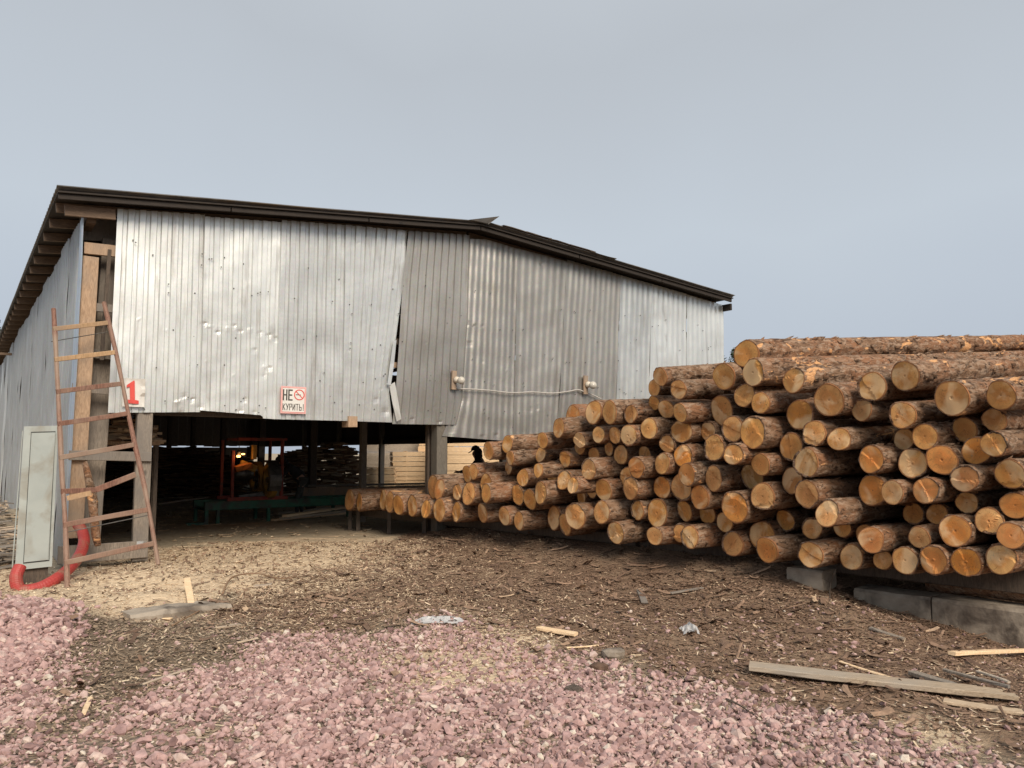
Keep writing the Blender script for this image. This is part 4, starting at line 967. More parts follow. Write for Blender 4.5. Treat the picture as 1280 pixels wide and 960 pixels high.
q = ground(377, 646); person('person in dark clothes bending over beside the bandsaw in the shed', (q[0], q[1], 0), ANG+math.pi-.2, .85, 'black_cloth', 'grey_cloth', 'fwd')
q = at_y(601, 600, 17.6); person('person in a black peaked cap looking down behind the low left logs', (q[0]+.06, q[1], 0), math.pi-.15, .22, 'black_cloth', 'black_cloth', 'fwd')

def stack(name, label, px, Y, ln, dp, ht, th, mat_, rz=0., endmat=None, z0=.12, gap=.006, sticks=4, jit=.03, group=None, thick_every=0):
    p = at_y(px, 566, Y); o = thing(name, label, 'timber stack', (p[0], Y, 0), rz, group)
    z = z0; m = MB(); k = 0; e = MB()
    while z < ht:
        t_ = th*random.choice((.8, 1, 1, 1.25)); nb = max(1, int(dp/.16)); off = random.uniform(-jit, jit)
        for j in range(nb):
            a = random.uniform(-jit, jit); y0 = j*dp/nb; y_off = random.uniform(-.006, .02) if j == 0 else 0
            m.box(a, ln+random.uniform(-jit, jit), y0-y_off, y0+dp/nb-.006, z, z+t_-gap)
            if endmat: e.box(a-.004, a+.006, y0-y_off+.002, y0+dp/nb-.008, z+.002, z+t_-gap-.002)
        z += t_; k += 1
        if thick_every and k % thick_every == 0:
            for s in range(sticks): x_ = ln*(s+.5)/sticks; m.box(x_-.02, x_+.02, 0, dp-.02, z-gap+.001, z+.022)
            z += .024
    m.build('boards', M[mat_], o)['kind'] = 'stuff'
    if endmat: e.build('board_ends', M[endmat], o)['kind'] = 'stuff'
    for s in range(3): MB().box(ln*(.15+.35*s)-.06, ln*(.15+.35*s)+.06, 0, dp, -.03, z0-.002).build('bearer', M['timber_dark'], o)
    return o
stack('board_stack', 'tall weathered grey-beige board stack seen at the back through the shed', 455, 38, 2.9, 1.2, 3.0, .05, 'old_board', -.05, jit=.01)
stack('board_stack', 'board stack with a dark end face and fresh stickered boards beyond the shed', 491, 35.3, 5.2, 1.2, 1.62, .05, 'fresh_board', .26, 'fresh_end', thick_every=4)
stack('board_stack', 'wide yellow stack of fresh boards behind the black-capped person', 553, 33.2, 6, 1.2, 3.2, .055, 'fresh_board', .08, thick_every=6)
stack('board_stack', 'yellow board stack seen narrowly just left of the grey front post', 523, 36.2, 1.6, 1.0, 2.6, .055, 'fresh_board', .0, thick_every=5)
stack('board_stack', 'low heap of light boards on the ground below the grey-beige stack', 458, 34.4, 1.25, .8, .95, .06, 'fresh_board', .03, thick_every=4)
def heap(name, label, c, rad, ht, n, ln, mats, rz, flat=.04, cat='slab pile', top=None):
    o = thing(name, label, cat, (c[0], c[1], 0), rz)
    ms_ = [MB() for _ in mats]
    for i in range(n):
        x = random.uniform(-rad[0], rad[0]); y = random.uniform(-rad[1], rad[1]); zmax = ht*(1-.25*(abs(x)/rad[0])**3)*(1+.06*math.sin(x*3)); z = (top or .02)+random.random()**.7*(zmax-(top or 0)); a = random.gauss(0, .12); l = ln*random.uniform(.5, 1)
        d = (math.cos(a)*l/2, math.sin(a)*l/2*1, random.gauss(0, .04)*l); wv = random.uniform(.06, .14)
        random.choice(ms_).beam((x-d[0], y-d[1], z-d[2]+.03), (x+d[0], y+d[1], z+d[2]+.03), wv, flat*random.uniform(.6, 1.3), (0, random.uniform(-.5, .5), 1), 1, .004)
    for m, mt in zip(ms_, mats): m.build('slabs', M[mt], o)['kind'] = 'stuff'
    return o
q = at_y(205, 600, 27); heap('slab_pile', 'long dark pile of stacked slabs at the left inside the shed', (q[0], q[1]), (2.6, .7), 1.62, 900, 1.4, ['timber_dark', 'slab', 'slab'], .1)
q = at_y(402, 600, 28); heap('slab_pile', 'reddish-brown slab pile inside the shed behind the bending person', (q[0], q[1]), (1.3, .7), 1.85, 800, .6, ['slab_light', 'slab', 'slab'], .3)
q = at_y(156, 600, 12.9); heap('slab_bundle', 'light tangled bundle of slabs above the ladder rung, left of the grey post', (q[0], q[1]), (.36, .22), 2.12, 130, .5, ['slab_light', 'slab_light', 'slab'], .5, top=1.80, cat='slab bundle')
o = thing('timber_rack', 'rough timber rack carrying the light slab bundle inside the shed corner', 'rack', (q[0], q[1], 0), .5)
MB().box(-.5, .5, -.25, .25, 1.73, 1.79).build('shelf', M['timber'], o)
for a in (-.45, .45):
    for b in (-.2, .2): MB().beam((a, b, -.05), (a, b, 1.729), .06, .06, (0, 1, 0)).build('leg', M['timber_dark'], o)
q0 = at_y(372, 607, 21.5); q1 = at_y(640, 598, 24.5)
o = thing('roller_bench', 'long low bench of dark beams with a pale top board behind the left logs', 'bench', (q0[0], q0[1], 0), math.atan2(q1[1]-q0[1], q1[0]-q0[0])); ln = math.hypot(q1[0]-q0[0], q1[1]-q0[1])
MB().beam((0, 0, .68), (ln, 0, .68), .3, .05, (0, 0, 1), 6, .005, .008).build('top_board', M['timber_grey'], o); MB().beam((.1, -.06, .48), (ln, -.06, .48), .06, .3).build('side_board', M['timber'], o)
for k in range(6): MB().beam((.3+k*ln/6, 0, 0), (.3+k*ln/6, 0, .62), .12, .12, (0, 1, 0)).build('leg', M['timber_dark'], o)
for k, (x0, y0, x1, y1, z, w_, lb) in enumerate(((341, 650, 436, 641, .03, .12, 'lowest front plank of the small heap below the green rail'), (352, 648, 436, 638, .09, .12, 'middle plank of the small heap below the green rail'), (356, 645, 434, 634, .145, .14, 'top plank of the small heap below the green rail'), (345, 642, 430, 633, .05, .15, 'rear plank of the small heap below the green rail'))):
    a, b = ground(x0, y0, z), ground(x1, y1, z); tag(MB().beam(a, b, w_, .05, (0, 0, 1), 4, .006, .005).build('plank', M['slab_light' if k % 2 else 'fresh_board']), lb, 'plank', 'planks on the shed floor')
a, b = ground(195, 632), ground(280, 622); tag(MB().beam((a[0], a[1], .05), (b[0], b[1], .09), .2, .05, (0, 0, 1), 4, .01, .006).build('plank', M['timber']), 'long plank on the shed floor before the dark slab pile', 'plank', 'planks on the shed floor')

# ---------------------------------------------------------------- on the front wall: signs, lamps, cable
def wpl(x, y, v): u, z = wallpt(x, y, v); return (u, v, z)
def wplace(name, label, cat, x, y, v, group=None):      # an empty on the wall plane, its local x along the wall, local z up
    u, z = wallpt(x, y, v); p = S(u, v, z); return thing(name, label, cat, p, ANG, group)
def rel(x, y, v, o_u, o_z): u, z = wallpt(x, y, v); return (u-o_u, z-o_z)
vS = -.062
u0, z0 = wallpt(152.5, 508, vS); sg = wplace('number_sign', 'white sheet with a red number one on the left end of the shed front', 'sign', 152.5, 508, vS)
u1, z1 = wallpt(182, 474, vS); W_, H_ = u1-u0, z1-z0
n = 8; V = []; Fc = []
for j in range(n+1):
    for i in range(n+1): x, z = W_*i/n, H_*j/n; V.append((x, .008*math.sin(i*1.9)*(1-.5*j/n)-(.03 if i > n-2 and 3 < j < 6 else 0), z))
for j in range(n):
    for i in range(n): Fc.append((j*(n+1)+i, j*(n+1)+i+1, (j+1)*(n+1)+i+1, (j+1)*(n+1)+i))
k = len(V); V += [(x, y+.004, z) for x, y, z in V]; Fc += [tuple(q+k for q in f[::-1]) for f in Fc]
obj('plate', V, Fc, M['white_plate'], sg)
def flat(name, poly, y, th, mat_, parent):
    k = len(poly); V = [(x, y, z) for x, z in poly]+[(x, y+th, z) for x, z in poly]
    return obj(name, V, [list(range(k)), list(range(2*k-1, k-1, -1))]+[[i, i+k, (i+1) % k+k, (i+1) % k] for i in range(k)], M[mat_], parent)
pts = [(158, 481.5), (166.5, 476), (168, 476), (168.3, 500), (173, 500.8), (173, 505), (158, 504), (158.5, 499.5), (162.2, 499.8), (161.8, 483.5), (158, 484.5)]
flat('numeral', [rel(x, y, vS, u0, z0) for x, y in pts][::-1], -.024, .006, 'red_print', sg)
# НЕ КУРИТЬ! sign
u0, z0 = wallpt(350.5, 516.5, vS); u1, z1 = wallpt(383, 484, vS); W_, H_ = u1-u0, z1-z0
ns = wplace('no_smoking_sign', 'square pink-edged no smoking sign at the lower edge of the wall sheets', 'sign', 350.5, 516.5, vS)
MB().box(0, W_, 0, .004, 0, H_).build('plate', M['pink_print'], ns); MB().box(.045*W_, .955*W_, -.002, -.0005, .045*H_, .955*H_).build('white_field', M['white_plate'], ns)
for nm, (a, b, c_, d_) in (('border', (.05, .06, .05, .95)), ('border', (.94, .95, .05, .95)), ('border', (.06, .94, .05, .06)), ('border', (.06, .94, .94, .95))): MB().box(a*W_, b*W_, -.004, -.0025, c_*H_, d_*H_).build(nm, M['red_print'], ns)
def strokes(txt, x, y, h, wch, sp, t_, mat_, name):
    G = {'Н': [(0, 0, 0, 1), (1, 0, 1, 1), (0, .5, 1, .5)], 'Е': [(0, 0, 0, 1), (0, 0, 1, 0), (0, .5, .85, .5), (0, 1, 1, 1)], 'К': [(0, 0, 0, 1), (0, .45, 1, 1), (.2, .55, 1, 0)], 'У': [(0, 1, .5, .42), (1, 1, .3, 0)],
         'Р': [(0, 0, 0, 1), (0, 1, .9, 1), (.9, 1, .9, .5), (0, .5, .9, .5)], 'И': [(0, 0, 0, 1), (1, 0, 1, 1), (0, 0, 1, 1)], 'Т': [(.5, 0, .5, 1), (0, 1, 1, 1)], 'Ь': [(0, 0, 0, 1), (0, .5, .9, .5), (.9, .5, .9, 0), (0, 0, .9, 0)], '!': [(.3, .3, .3, 1), (.3, 0, .3, .12)]}
    for ch in txt:
        m = MB()
        for (a, b, c_, d_) in G[ch]:
            p = Vector(((x+a*wch), 0, y+b*h)); q = Vector((x+c_*wch, 0, y+d_*h)); dd = (q-p).normalized(); ns_ = Vector((-dd.z, 0, dd.x))*t_/2; e_ = dd*t_*.45
            c4 = [p-e_-ns_, q+e_-ns_, q+e_+ns_, p-e_+ns_]; yo = -.004-.0002*G[ch].index((a, b, c_, d_))
            m.add([(r_.x, yo, r_.z) for r_ in c4]+[(r_.x, yo+.0015, r_.z) for r_ in c4], [(0, 1, 2, 3), (7, 6, 5, 4), (0, 4, 5, 1), (1, 5, 6, 2), (2, 6, 7, 3), (3, 7, 4, 0)])
        m.build(name, M[mat_], ns); x += wch*(1 if ch != '!' else .4)+sp
strokes('НЕ', .10*W_, .50*H_, .36*H_, .125*W_, .085*W_, .055*W_, 'black_print', 'letter')
strokes('КУРИТЬ!', .09*W_, .13*H_, .22*H_, .082*W_, .047*W_, .028*W_, 'black_print', 'letter')
m = MB(); cx, cz, R1, R2 = .72*W_, .70*H_, .20*H_, .165*H_
for k in range(28):
    a, b = 6.2832*k/28, 6.2832*(k+1)/28; m.add([(cx+r_*math.cos(t_), y_, cz+r_*math.sin(t_)) for y_ in (-.006, -.0045) for t_ in (a, b) for r_ in (R2, R1)], [(0, 2, 3, 1), (4, 5, 7, 6)])
m.beam((cx-.7*R1, -.0055, cz+.7*R1), (cx+.7*R1, -.0055, cz-.7*R1), .002, .03*H_, (0, 0, 1)); m.build('ban_ring', M['red_print'], ns)
MB().box(cx-.14*W_, cx+.06*W_, -.0062, -.0045, cz-.012*H_, cz+.014*H_).build('cigarette', M['black_print'], ns)
for k, (x, y, lb) in enumerate(((566, 475, 'round glass lamp on a wooden block, left one on the shed front'), (730.5, 481, 'round glass lamp on a wooden block, right one just above the logs'))):
    o = wplace('wall_lamp', lb, 'lamp', x, y, -.05, 'bulb lamps on the shed front'); s = 1+.12*k
    MB().beam((0, -.03, -.18*s), (.01, -.03, .17*s), .10*s, .05, (0, 1, 0), 3, .004, .006).build('backboard', M['timber'], o)
    MB().tube([(.03, -.06, 0), (.03, -.10, 0), (.035, -.15, 0)], [.06*s, .06*s, .045*s], 14).build('socket', M['ceramic'], o, True)
    MB().ball((.06, -.20, -.02), .072*s, 12).build('globe', M['bulb'], o, True)
cb_ = [(571, 486), (590, 486.5), (612, 488), (640, 491), (665, 490), (690, 491.5), (712, 489), (722, 487), (731, 490), (742, 494), (752, 499)]
tag(MB().tube([S(*(lambda q: (q[0], -.075, q[1]))(wallpt(x, y, -.075))) for x, y in [tuple(k) for k in smooth_path([(a, b) for a, b in cb_], 4)]], .013, 6).build('cable', M['cable'], smooth=True), 'pale cable sagging between the two wall lamps', 'cable')
# ---------------------------------------------------------------- ladder
lad = thing('ladder', 'tall home-made wooden ladder with red-brown and pale rungs leaning on the shed corner', 'ladder', (0, 0, 0))
Lp = [(67, 386), (70, 440), (74, 520), (78, 600), (82, 660), (84, 735)]; Rp = [(130, 378), (147, 450), (165, 540), (181, 610), (198, 706)]
def ladp(x, y, side):        # depth falls from the leaning top to the foot
    if side == 0: k = (y-386)/(735-386); Y = 10.2+(9.1-10.2)*k
    else: k = (y-378)/(706-378); Y = 10.85+(9.85-10.85)*k
    return at_y(x, y, Y)
for side, P_ in ((0, Lp), (1, Rp)):
    pts_ = [ladp(x, y, side) for x, y in P_]; m = MB()
    sp = smooth_path(pts_, 3); V = []; 
    m.tube(sp, [.029+.003*math.sin(i) for i in range(len(sp))], 7, wob=.08); m.build('side_rail', M['ladder_red'], lad)
def ledge(P_, y): ys = [p[1] for p in P_]; return float(np.interp(y, ys, [p[0] for p in P_]))
RG = [(412, 404, 'ladder_new'), (450, 441, 'ladder_new'), (490, 480, 'ladder_red'), (530, 517, 'ladder_red'), (572, 556, 'ladder_red'), (656, 637, 'ladder_red'), (703, 679, 'ladder_red')]
for y0, y1, mt in RG:
    a = ladp(ledge(Lp, y0), y0, 0); b = ladp(ledge(Rp, y1), y1, 1); off = np.array([0, -.04, 0]); MB().beam(a+off, b+off, .03, .062, (0, 0, 1), 4, .004, .005).build('rung', M[mt], lad)
a, b, c_ = ladp(79, 614, 0), ladp(122, 612, 0), ladp(171, 593, 1); b = at_y(122, 612, (a[1]+c_[1])/2); off = np.array([0, -.04, 0])
m = MB().beam(a+off, b+off, .03, .062, (0, 0, 1), 2, .004, .005); m.beam(b+off, c_+off, .03, .072, (0, 0, 1), 2, .004, .005); m.build('rung', M['ladder_red'], lad)['label'] = 'cracked and bent rung'
a, b = at_y(84, 623, 9.45), at_y(114, 616, 9.5); MB().beam(a, b, .02, .06, (0, 0, 1), 2, .006).build('splinter', M['ladder_new'], lad)
a, b = ladp(80, 666, 0), ladp(185, 644, 1); MB().tube([a, b], .006, 5).build('wire', M['steel'], lad)
a, b = at_y(64, 427, 10.3), at_y(140, 414, 10.8); MB().tube([a, b], .006, 5).build('wire', M['steel'], lad)
a = ladp(180, 682, 1); MB().box(a[0]-.05, a[0]+.03, a[1]-.09, a[1]-.0, a[2]-.04, a[2]+.06).build('foil_wrap', M['zinc_bright'], lad)
# ---------------------------------------------------------------- cabinet and hose
cY = 9.55; p00 = at_y(18.5, 713, cY); p10 = at_y(65, 708, cY+.12); p01 = at_y(30, 533, cY+.05); p11 = at_y(73, 532, cY+.17)
cab = thing('metal_cabinet', 'grey-green metal cabinet with closed door standing beside the ladder', 'cabinet', p00, 0)
def quadbox(name, a, b, c_, d_, depth, y0, mat_, parent):    # a b c d: corners of the front, counted from the lower left
    dirv = np.array([-.53, .85, 0]); V = [q+dirv*y0 for q in (a, b, c_, d_)]+[q+dirv*(y0+depth) for q in (a, b, c_, d_)]
    return obj(name, [tuple(v_-p00) for v_ in V], [(0, 1, 2, 3), (7, 6, 5, 4), (0, 4, 5, 1), (1, 5, 6, 2), (2, 6, 7, 3), (3, 7, 4, 0)], M[mat_], parent)
quadbox('carcass', p00, p10, p11, p01, .32, .0, 'cabinet', cab)
def cq(s, t_): return (p00*(1-s)+p10*s)*(1-t_)+(p01*(1-s)+p11*s)*t_
dr = quadbox('door', cq(.23, .05), cq(.88, .05), cq(.92, .95), cq(.23, .95), .02, -.018, 'cabinet', cab)
for a, b, c_, d_ in ((.21, .227, .04, .96), (.905, .922, .04, .96), (.227, .905, .04, .047), (.227, .905, .953, .96)): quadbox('door_gap', cq(a, c_), cq(b, c_), cq(b, d_), cq(a, d_), .004, -.003, 'cabinet_gap', cab)
quadbox('side_flange', cq(-.09, .02), cq(-.055, .02), cq(-.02, .97), cq(-.045, .97), .26, .02, 'cabinet', cab)
quadbox('plinth', cq(.15, -.11), cq(.9, -.11), cq(.9, -.003), cq(.15, -.003), .22, .06, 'timber_dark', cab)
hp = [at_y(25, 708, 9.3), at_y(20, 722, 9.22), at_y(25, 737, 9.2), at_y(45, 736, 9.25), at_y(65, 727, 9.4), at_y(85, 712, 9.75), at_y(99, 695, 10.1), at_y(105, 678, 10.35), at_y(103, 665, 10.5), at_y(97, 655, 10.6)]
sp = smooth_path(hp, 14); m = MB().tube(sp, [.068+.0028*(i % 2) for i in range(len(sp))], 14)
tag(m.build('corrugated_hose', M['hose']), 'thick red corrugated hose curling from under the grey-green cabinet', 'hose')
a, b = at_y(106, 578, 10.5), at_y(124, 682, 10.3); m = MB(); k_ = [a+(b-a)*t_+np.array([.02*math.sin(t_*5), 0, 0]) for t_ in np.linspace(0, 1, 9)]
o = m.tube(k_, [.035, .04, .05, .055, .06, .055, .06, .05, .04], 10, wob=.15).build('bark_stick', M['bark'], smooth=True); o.color = (1, 1, 1, .55); tag(o, 'split bark-covered stick standing behind the ladder between two posts', 'stick')
q = at_y(136, 658, 12.4); o = thing('orange_crate', 'small orange crate on the floor behind the ladder rungs', 'crate', (q[0], q[1], Hs(q[0], q[1])), .5)
MB().box(-.14, .14, -.1, .1, 0, .015).build('base', M['orange_cloth'], o)
for a in ((-.14, .14, -.1, -.085), (-.14, .14, .085, .1), (-.14, -.125, -.085, .085), (.125, .14, -.085, .085)): MB().box(*a, .0152, .12).build('side', M['orange_cloth'], o)

# ---------------------------------------------------------------- boards, kerb and rubbish lying in front
def gp(x, y, lift=0.):          # where the sight line of a pixel meets the modelled ground
    z = 0.
    for _ in range(6): p = ground(x, y, z); z = Hs(p[0], p[1])
    return np.array([p[0], p[1], z+lift])
def lying(name, label, cat, a, b, wd, th, mat_, lift=.02, seg=8, ch=.004, jit=.004, tip=None, group=None, lift2=None):
    p, q = gp(*a, lift), gp(*b, lift if lift2 is None else lift2); o = thing(name, label, cat, p, 0, group) if False else None
    m = MB(); m.beam(p, q, wd, th, (0, 0, 1), seg, jit, ch)
    if tip:
        d = (q-p)/np.linalg.norm(q-p); s_ = np.cross(d, (0, 0, 1))
        for k in range(4):
            o_ = s_*wd*(k-1.5)/4.2; e_ = q+o_+d*random.uniform(.05, tip); m.beam(q+o_-d*.03, e_, wd/4.4, th*.7, (0, 0, 1), 2, .003)
    o = m.build(name, M[mat_]); return tag(o, label, cat, group)
lying('weathered_plank', 'long weathered plank with a splintered right end lying on the bark', 'plank', (937, 841), (1225, 874), .165, .035, 'plank_brown', .05, 14, .005, .006, tip=.22)
lying('board_scrap', 'pale board end sticking out beneath the splintered end of the long plank', 'board', (1180, 880), (1300, 898), .09, .02, 'slab_light', .02)
lying('thin_stick', 'thin yellow stick behind the middle of the long plank', 'stick', (1050, 832), (1125, 856), .028, .012, 'fresh_board', .03)
lying('board_scrap', 'grey bark-brown board piece lying behind the right half of the long plank', 'board', (1140, 846), (1203, 866), .07, .03, 'timber_grey', .03)
lying('board_scrap', 'yellow board edge lying at the foot of the concrete blocks at the right edge', 'board', (1190, 823), (1300, 818), .06, .03, 'fresh_board', .04)
lying('thin_stick', 'thin dark stick crossing the debris at the right edge', 'stick', (1180, 846), (1262, 868), .03, .02, 'timber_grey', .05)
lying('thin_stick', 'thin grey stick lying above the splintered plank end', 'stick', (1222, 850), (1262, 864), .025, .015, 'old_board', .06)
lying('board_scrap', 'dark board piece on the bark slope below the first concrete block', 'board', (1088, 786), (1130, 802), .05, .02, 'timber_grey', .02)
lying('wood_offcut', 'bright orange-brown wood offcut lying alone on the bark in the middle', 'offcut', (673, 789), (720, 797), .075, .03, 'fresh_board', .03, 5, .006, .005)
lying('thin_stick', 'pale thin splinter right of the orange-brown offcut', 'stick', (708, 812), (748, 809), .025, .01, 'fresh_board', .015)
lying('thin_stick', 'pale thin stick lying on the gravel at the lower left', 'stick', (178, 861), (238, 841), .022, .012, 'slab_light', .03)
lying('wood_offcut', 'pointed pale splinter leaning on the small concrete kerb', 'offcut', (240, 768), (233, 741), .07, .012, 'fresh_board', .03, 4, .003, .01, lift2=.16)
lying('wood_offcut', 'pale chip lying under the pointed splinter by the kerb', 'offcut', (182, 771), (214, 776), .05, .012, 'fresh_board', .02, 4, .003, .01)
lying('wood_offcut', 'short pale wood piece on the dark dirt at the lower left', 'offcut', (104, 897), (113, 876), .03, .012, 'fresh_board', .02, 4, .003, .006)
lying('wood_offcut', 'pale wood chip at the edge of the gravel below the kerb', 'offcut', (296, 808), (322, 802), .035, .012, 'slab_light', .03, 4, .003, .006)
lying('wood_offcut', 'yellowish wood sliver left of the bark patch above the gravel', 'offcut', (268, 788), (300, 783), .045, .012, 'slab_light', .02, 4, .003, .008)
lying('wood_offcut', 'flat grey offcut lying in the shade under the pile', 'offcut', (800, 740), (806, 752), .07, .015, 'timber_grey', .02, 4, .003, .006)
lying('board_scrap', 'thin grey board strip at the shaded edge under the pile', 'board', (838, 744), (878, 737), .05, .015, 'timber_grey', .02, 4)
lying('board_scrap', 'dark flat board half buried in sawdust in front of the shed opening', 'board', (318, 733), (340, 731), .12, .02, 'slab_light', .01, 4)
a, b = gp(150, 774), gp(278, 756); a[2] = b[2] = 0; d_ = np.array([-.12, .99, 0])*.12
tag(MB().beam(a+d_+np.array([0, 0, -.05]), b+d_+np.array([0, 0, -.075]), .34, .24, (0, 0, 1), 16, .022, .035).build('concrete_kerb', M['concrete']), 'worn concrete kerb edge half covered with sawdust in front of the ladder', 'kerb')
def twig(label, pts_, r, mat_='slab'):
    P_ = [gp(x, y, l) for x, y, l in pts_]; sp = smooth_path(P_, 5); m = MB().tube(sp, [r*(1-.6*i/len(sp)) for i in range(len(sp))], 6, wob=.15)
    for k in range(4):
        i = random.randrange(2, len(sp)-2); q = sp[i]; m.tube([q, q+np.array([random.uniform(-.1, .1), random.uniform(-.1, .1), random.uniform(.0, .05)])], [r*.4, r*.15], 5)
    tag(m.build('twig', M[mat_], smooth=True), label, 'twig')
twig('reddish-brown twig curving over the sawdust in front of the shed', [(278, 745, .02), (290, 728, .06), (320, 722, .05), (350, 727, .04), (385, 722, .03)], .012)
twig('dark twig lying across the dirt right of the kerb', [(215, 785, .02), (235, 775, .03), (262, 758, .02), (275, 752, .03)], .009)
twig('thin root-like twig hanging before the dark block under the pile', [(1038, 765, .0), (1038, 745, .1), (1045, 722, .3), (1058, 708, .42)], .008, 'timber_dark')
twig('dark crooked twig at the bottom right on the gravel', [(908, 878, .02), (925, 890, .04), (948, 902, .02)], .008, 'timber_dark')
def crumple(name, label, x, y, sx_, sy_, h, mat_, n=9):
    c_ = gp(x, y, .01); V = []; Fc = []
    for j in range(n):
        for i in range(n):
            a, b = i/(n-1)*2-1, j/(n-1)*2-1; e = max(0, 1-(a*a+b*b)*.5); V.append((c_[0]+sx_*a*(1+random.uniform(-.15, .15)), c_[1]+sy_*b*(1+random.uniform(-.2, .2)), c_[2]+h*e*random.uniform(.1, 1)))
    for j in range(n-1):
        for i in range(n-1):
            if random.random() < .93: Fc.append((j*n+i, j*n+i+1, (j+1)*n+i+1, (j+1)*n+i))
    o = obj(name, V, Fc, M[mat_]); sf = o.modifiers.new('thickness', 'SOLIDIFY'); sf.thickness = .002; return tag(o, label, 'plastic scrap')
t_ = NT('film'); M['film'] = t_.done((.62, .62, .62), .25); M['film'].node_tree.nodes['Principled BSDF'].inputs['Alpha'].default_value = .55
crumple('plastic_film', 'crumpled clear plastic film lying on the dark bark', 861, 791, .07, .10, .09, 'film'); crumple('plastic_film', 'torn whitish plastic sheet at the top edge of the gravel', 548, 778, .22, .12, .05, 'film', 12)
def rock(label, x, y, r, seed, mat_='concrete'):
    c_ = gp(x, y, r*.3); m = MB().ball((0, 0, 0), 1, 6); rr = random.Random(seed)
    k = [Vector((rr.gauss(0, 1), rr.gauss(0, 1), rr.gauss(0, 1))).normalized() for _ in range(9)]; V = []
    for v_ in m.v:
        v_ = Vector(v_); f_ = min([1]+[.78/max(.01, v_.dot(q)) for q in k if v_.dot(q) > .78]); V.append((c_[0]+v_.x*f_*r*1.3, c_[1]+v_.y*f_*r, c_[2]+v_.z*f_*r*.7))
    tag(obj('rock', V, m.f, M[mat_]), label, 'rock')
rock('pale angular rock on the edge between bark and gravel right of centre', 767, 822, .085, 3); rock('brown clod on the gravel left of the pale rock', 749, 838, .06, 4, 'chip_dark'); rock('dark stone lying on the pink gravel near the centre', 718, 866, .055, 5, 'timber_dark')
rock('grey stone beside the red hose under the cabinet', 44, 722, .06, 8)
# wood waste beyond the cabinet, along the side wall
m = [MB(), MB()]
for _ in range(300):
    c_ = gp(random.uniform(-60, 26), random.uniform(628, 712)); a = random.uniform(0, 3.14); l = random.uniform(.15, .8); dz = random.uniform(-.25, .25)*l; d = np.array([math.cos(a)*l/2, math.sin(a)*l/2, dz/2]); c_ = c_+np.array([0, 0, random.uniform(.02, .22)])
    random.choice(m).beam(c_-d, c_+d, random.uniform(.03, .1), random.uniform(.01, .03), (0, random.uniform(-.4, .4), 1), 1, .004)
for k, mt in enumerate(('slab_light', 'timber_grey')): tag(m[k].build('wood_waste', M[mt]), kind='stuff')
# ---------------------------------------------------------------- gravel, bark chips, sawdust flakes
def ico():
    p = (1+5**.5)/2; V = np.array([(-1, p, 0), (1, p, 0), (-1, -p, 0), (1, -p, 0), (0, -1, p), (0, 1, p), (0, -1, -p), (0, 1, -p), (p, 0, -1), (p, 0, 1), (-p, 0, -1), (-p, 0, 1)], float)
    return V/np.linalg.norm(V[0]), np.array([(0, 11, 5), (0, 5, 1), (0, 1, 7), (0, 7, 10), (0, 10, 11), (1, 5, 9), (5, 11, 4), (11, 10, 2), (10, 7, 6), (7, 1, 8), (3, 9, 4), (3, 4, 2), (3, 2, 6), (3, 6, 8), (3, 8, 9), (4, 9, 5), (2, 4, 11), (6, 2, 10), (8, 6, 7), (9, 8, 1)])
def rotm(n, g, tilt=1.):
    a = g.uniform(0, 6.283, n); b = g.normal(0, .5*tilt, n); c_ = g.normal(0, .5*tilt, n)
    def R(ax, t):
        m_ = np.zeros((n, 3, 3)); i, j = [(1, 2), (0, 2), (0, 1)][ax]; m_[:, ax, ax] = 1; m_[:, i, i] = np.cos(t); m_[:, j, j] = np.cos(t); m_[:, i, j] = -np.sin(t); m_[:, j, i] = np.sin(t); return m_
    return R(2, a) @ R(0, b) @ R(1, c_)
def scatter(name, P_, T, Fc, scale, tint, mat_, lift, g, tilt=1.):
    n = len(P_); k = T.shape[1] if T.ndim == 3 else len(T)
    T = T if T.ndim == 3 else np.broadcast_to(T, (n, k, 3)); V = np.einsum('nij,nkj->nki', rotm(n, g, tilt), T*scale[:, None, :]); V[..., 0] += P_[:, 0, None]; V[..., 1] += P_[:, 1, None]
    V[..., 2] += (H(P_[:, 0], P_[:, 1])+lift)[:, None]; FF = (Fc[None]+(np.arange(n)*k)[:, None, None]).reshape(-1, Fc.shape[1])
    o = obj(name, V.reshape(-1, 3), FF, M[mat_]); at = o.data.attributes.new('tint', 'FLOAT', 'POINT'); at.data.foreach_set('value', np.repeat(tint, k).astype(np.float32)); return tag(o, kind='stuff')
def sample(n, g, mask, x0, x1, y0, y1, power=1.):
    # points even over the ground, thinned by the cover mask, more of them near by
    o = []; tot = 0
    while tot < n:
        Y = y0+(y1-y0)*g.random(n)**power; X = g.uniform(x0, x1, n); px, py = topx(X, Y); ok = (px > -60) & (px < 1340) & (py < 1010)
        ok &= g.random(n) < mask(X+g.normal(0, .13, n), Y+g.normal(0, .16, n)); o.append(np.stack([X[ok], Y[ok]], 1)); tot += ok.sum()
    return np.concatenate(o)[:n]
g = np.random.default_rng(5); IV, IF = ico()
P_ = sample(29000, g, lambda x, y: np.clip(masks(x, y)[0]*(1-.7*(sm(.0, .5, wav(x, y, 0, 1.3, 4))*(x < -1.3)*(y < 4.9)))*(.45+.55*sm(-.35, .25, wav(x, y, 0, 4.2, 2))), 0, 1), -6.5, 6, 3.2, 8.2)
n = len(P_); T = IV[None]*g.uniform(.5, 1.15, (n, 12, 1)); s = np.clip(g.lognormal(math.log(.0134), .44, n), .007, .042); sc3 = np.stack([s*g.uniform(.95, 1.7, n), s*g.uniform(.7, 1.05, n), s*g.uniform(.55, .95, n)], 1)
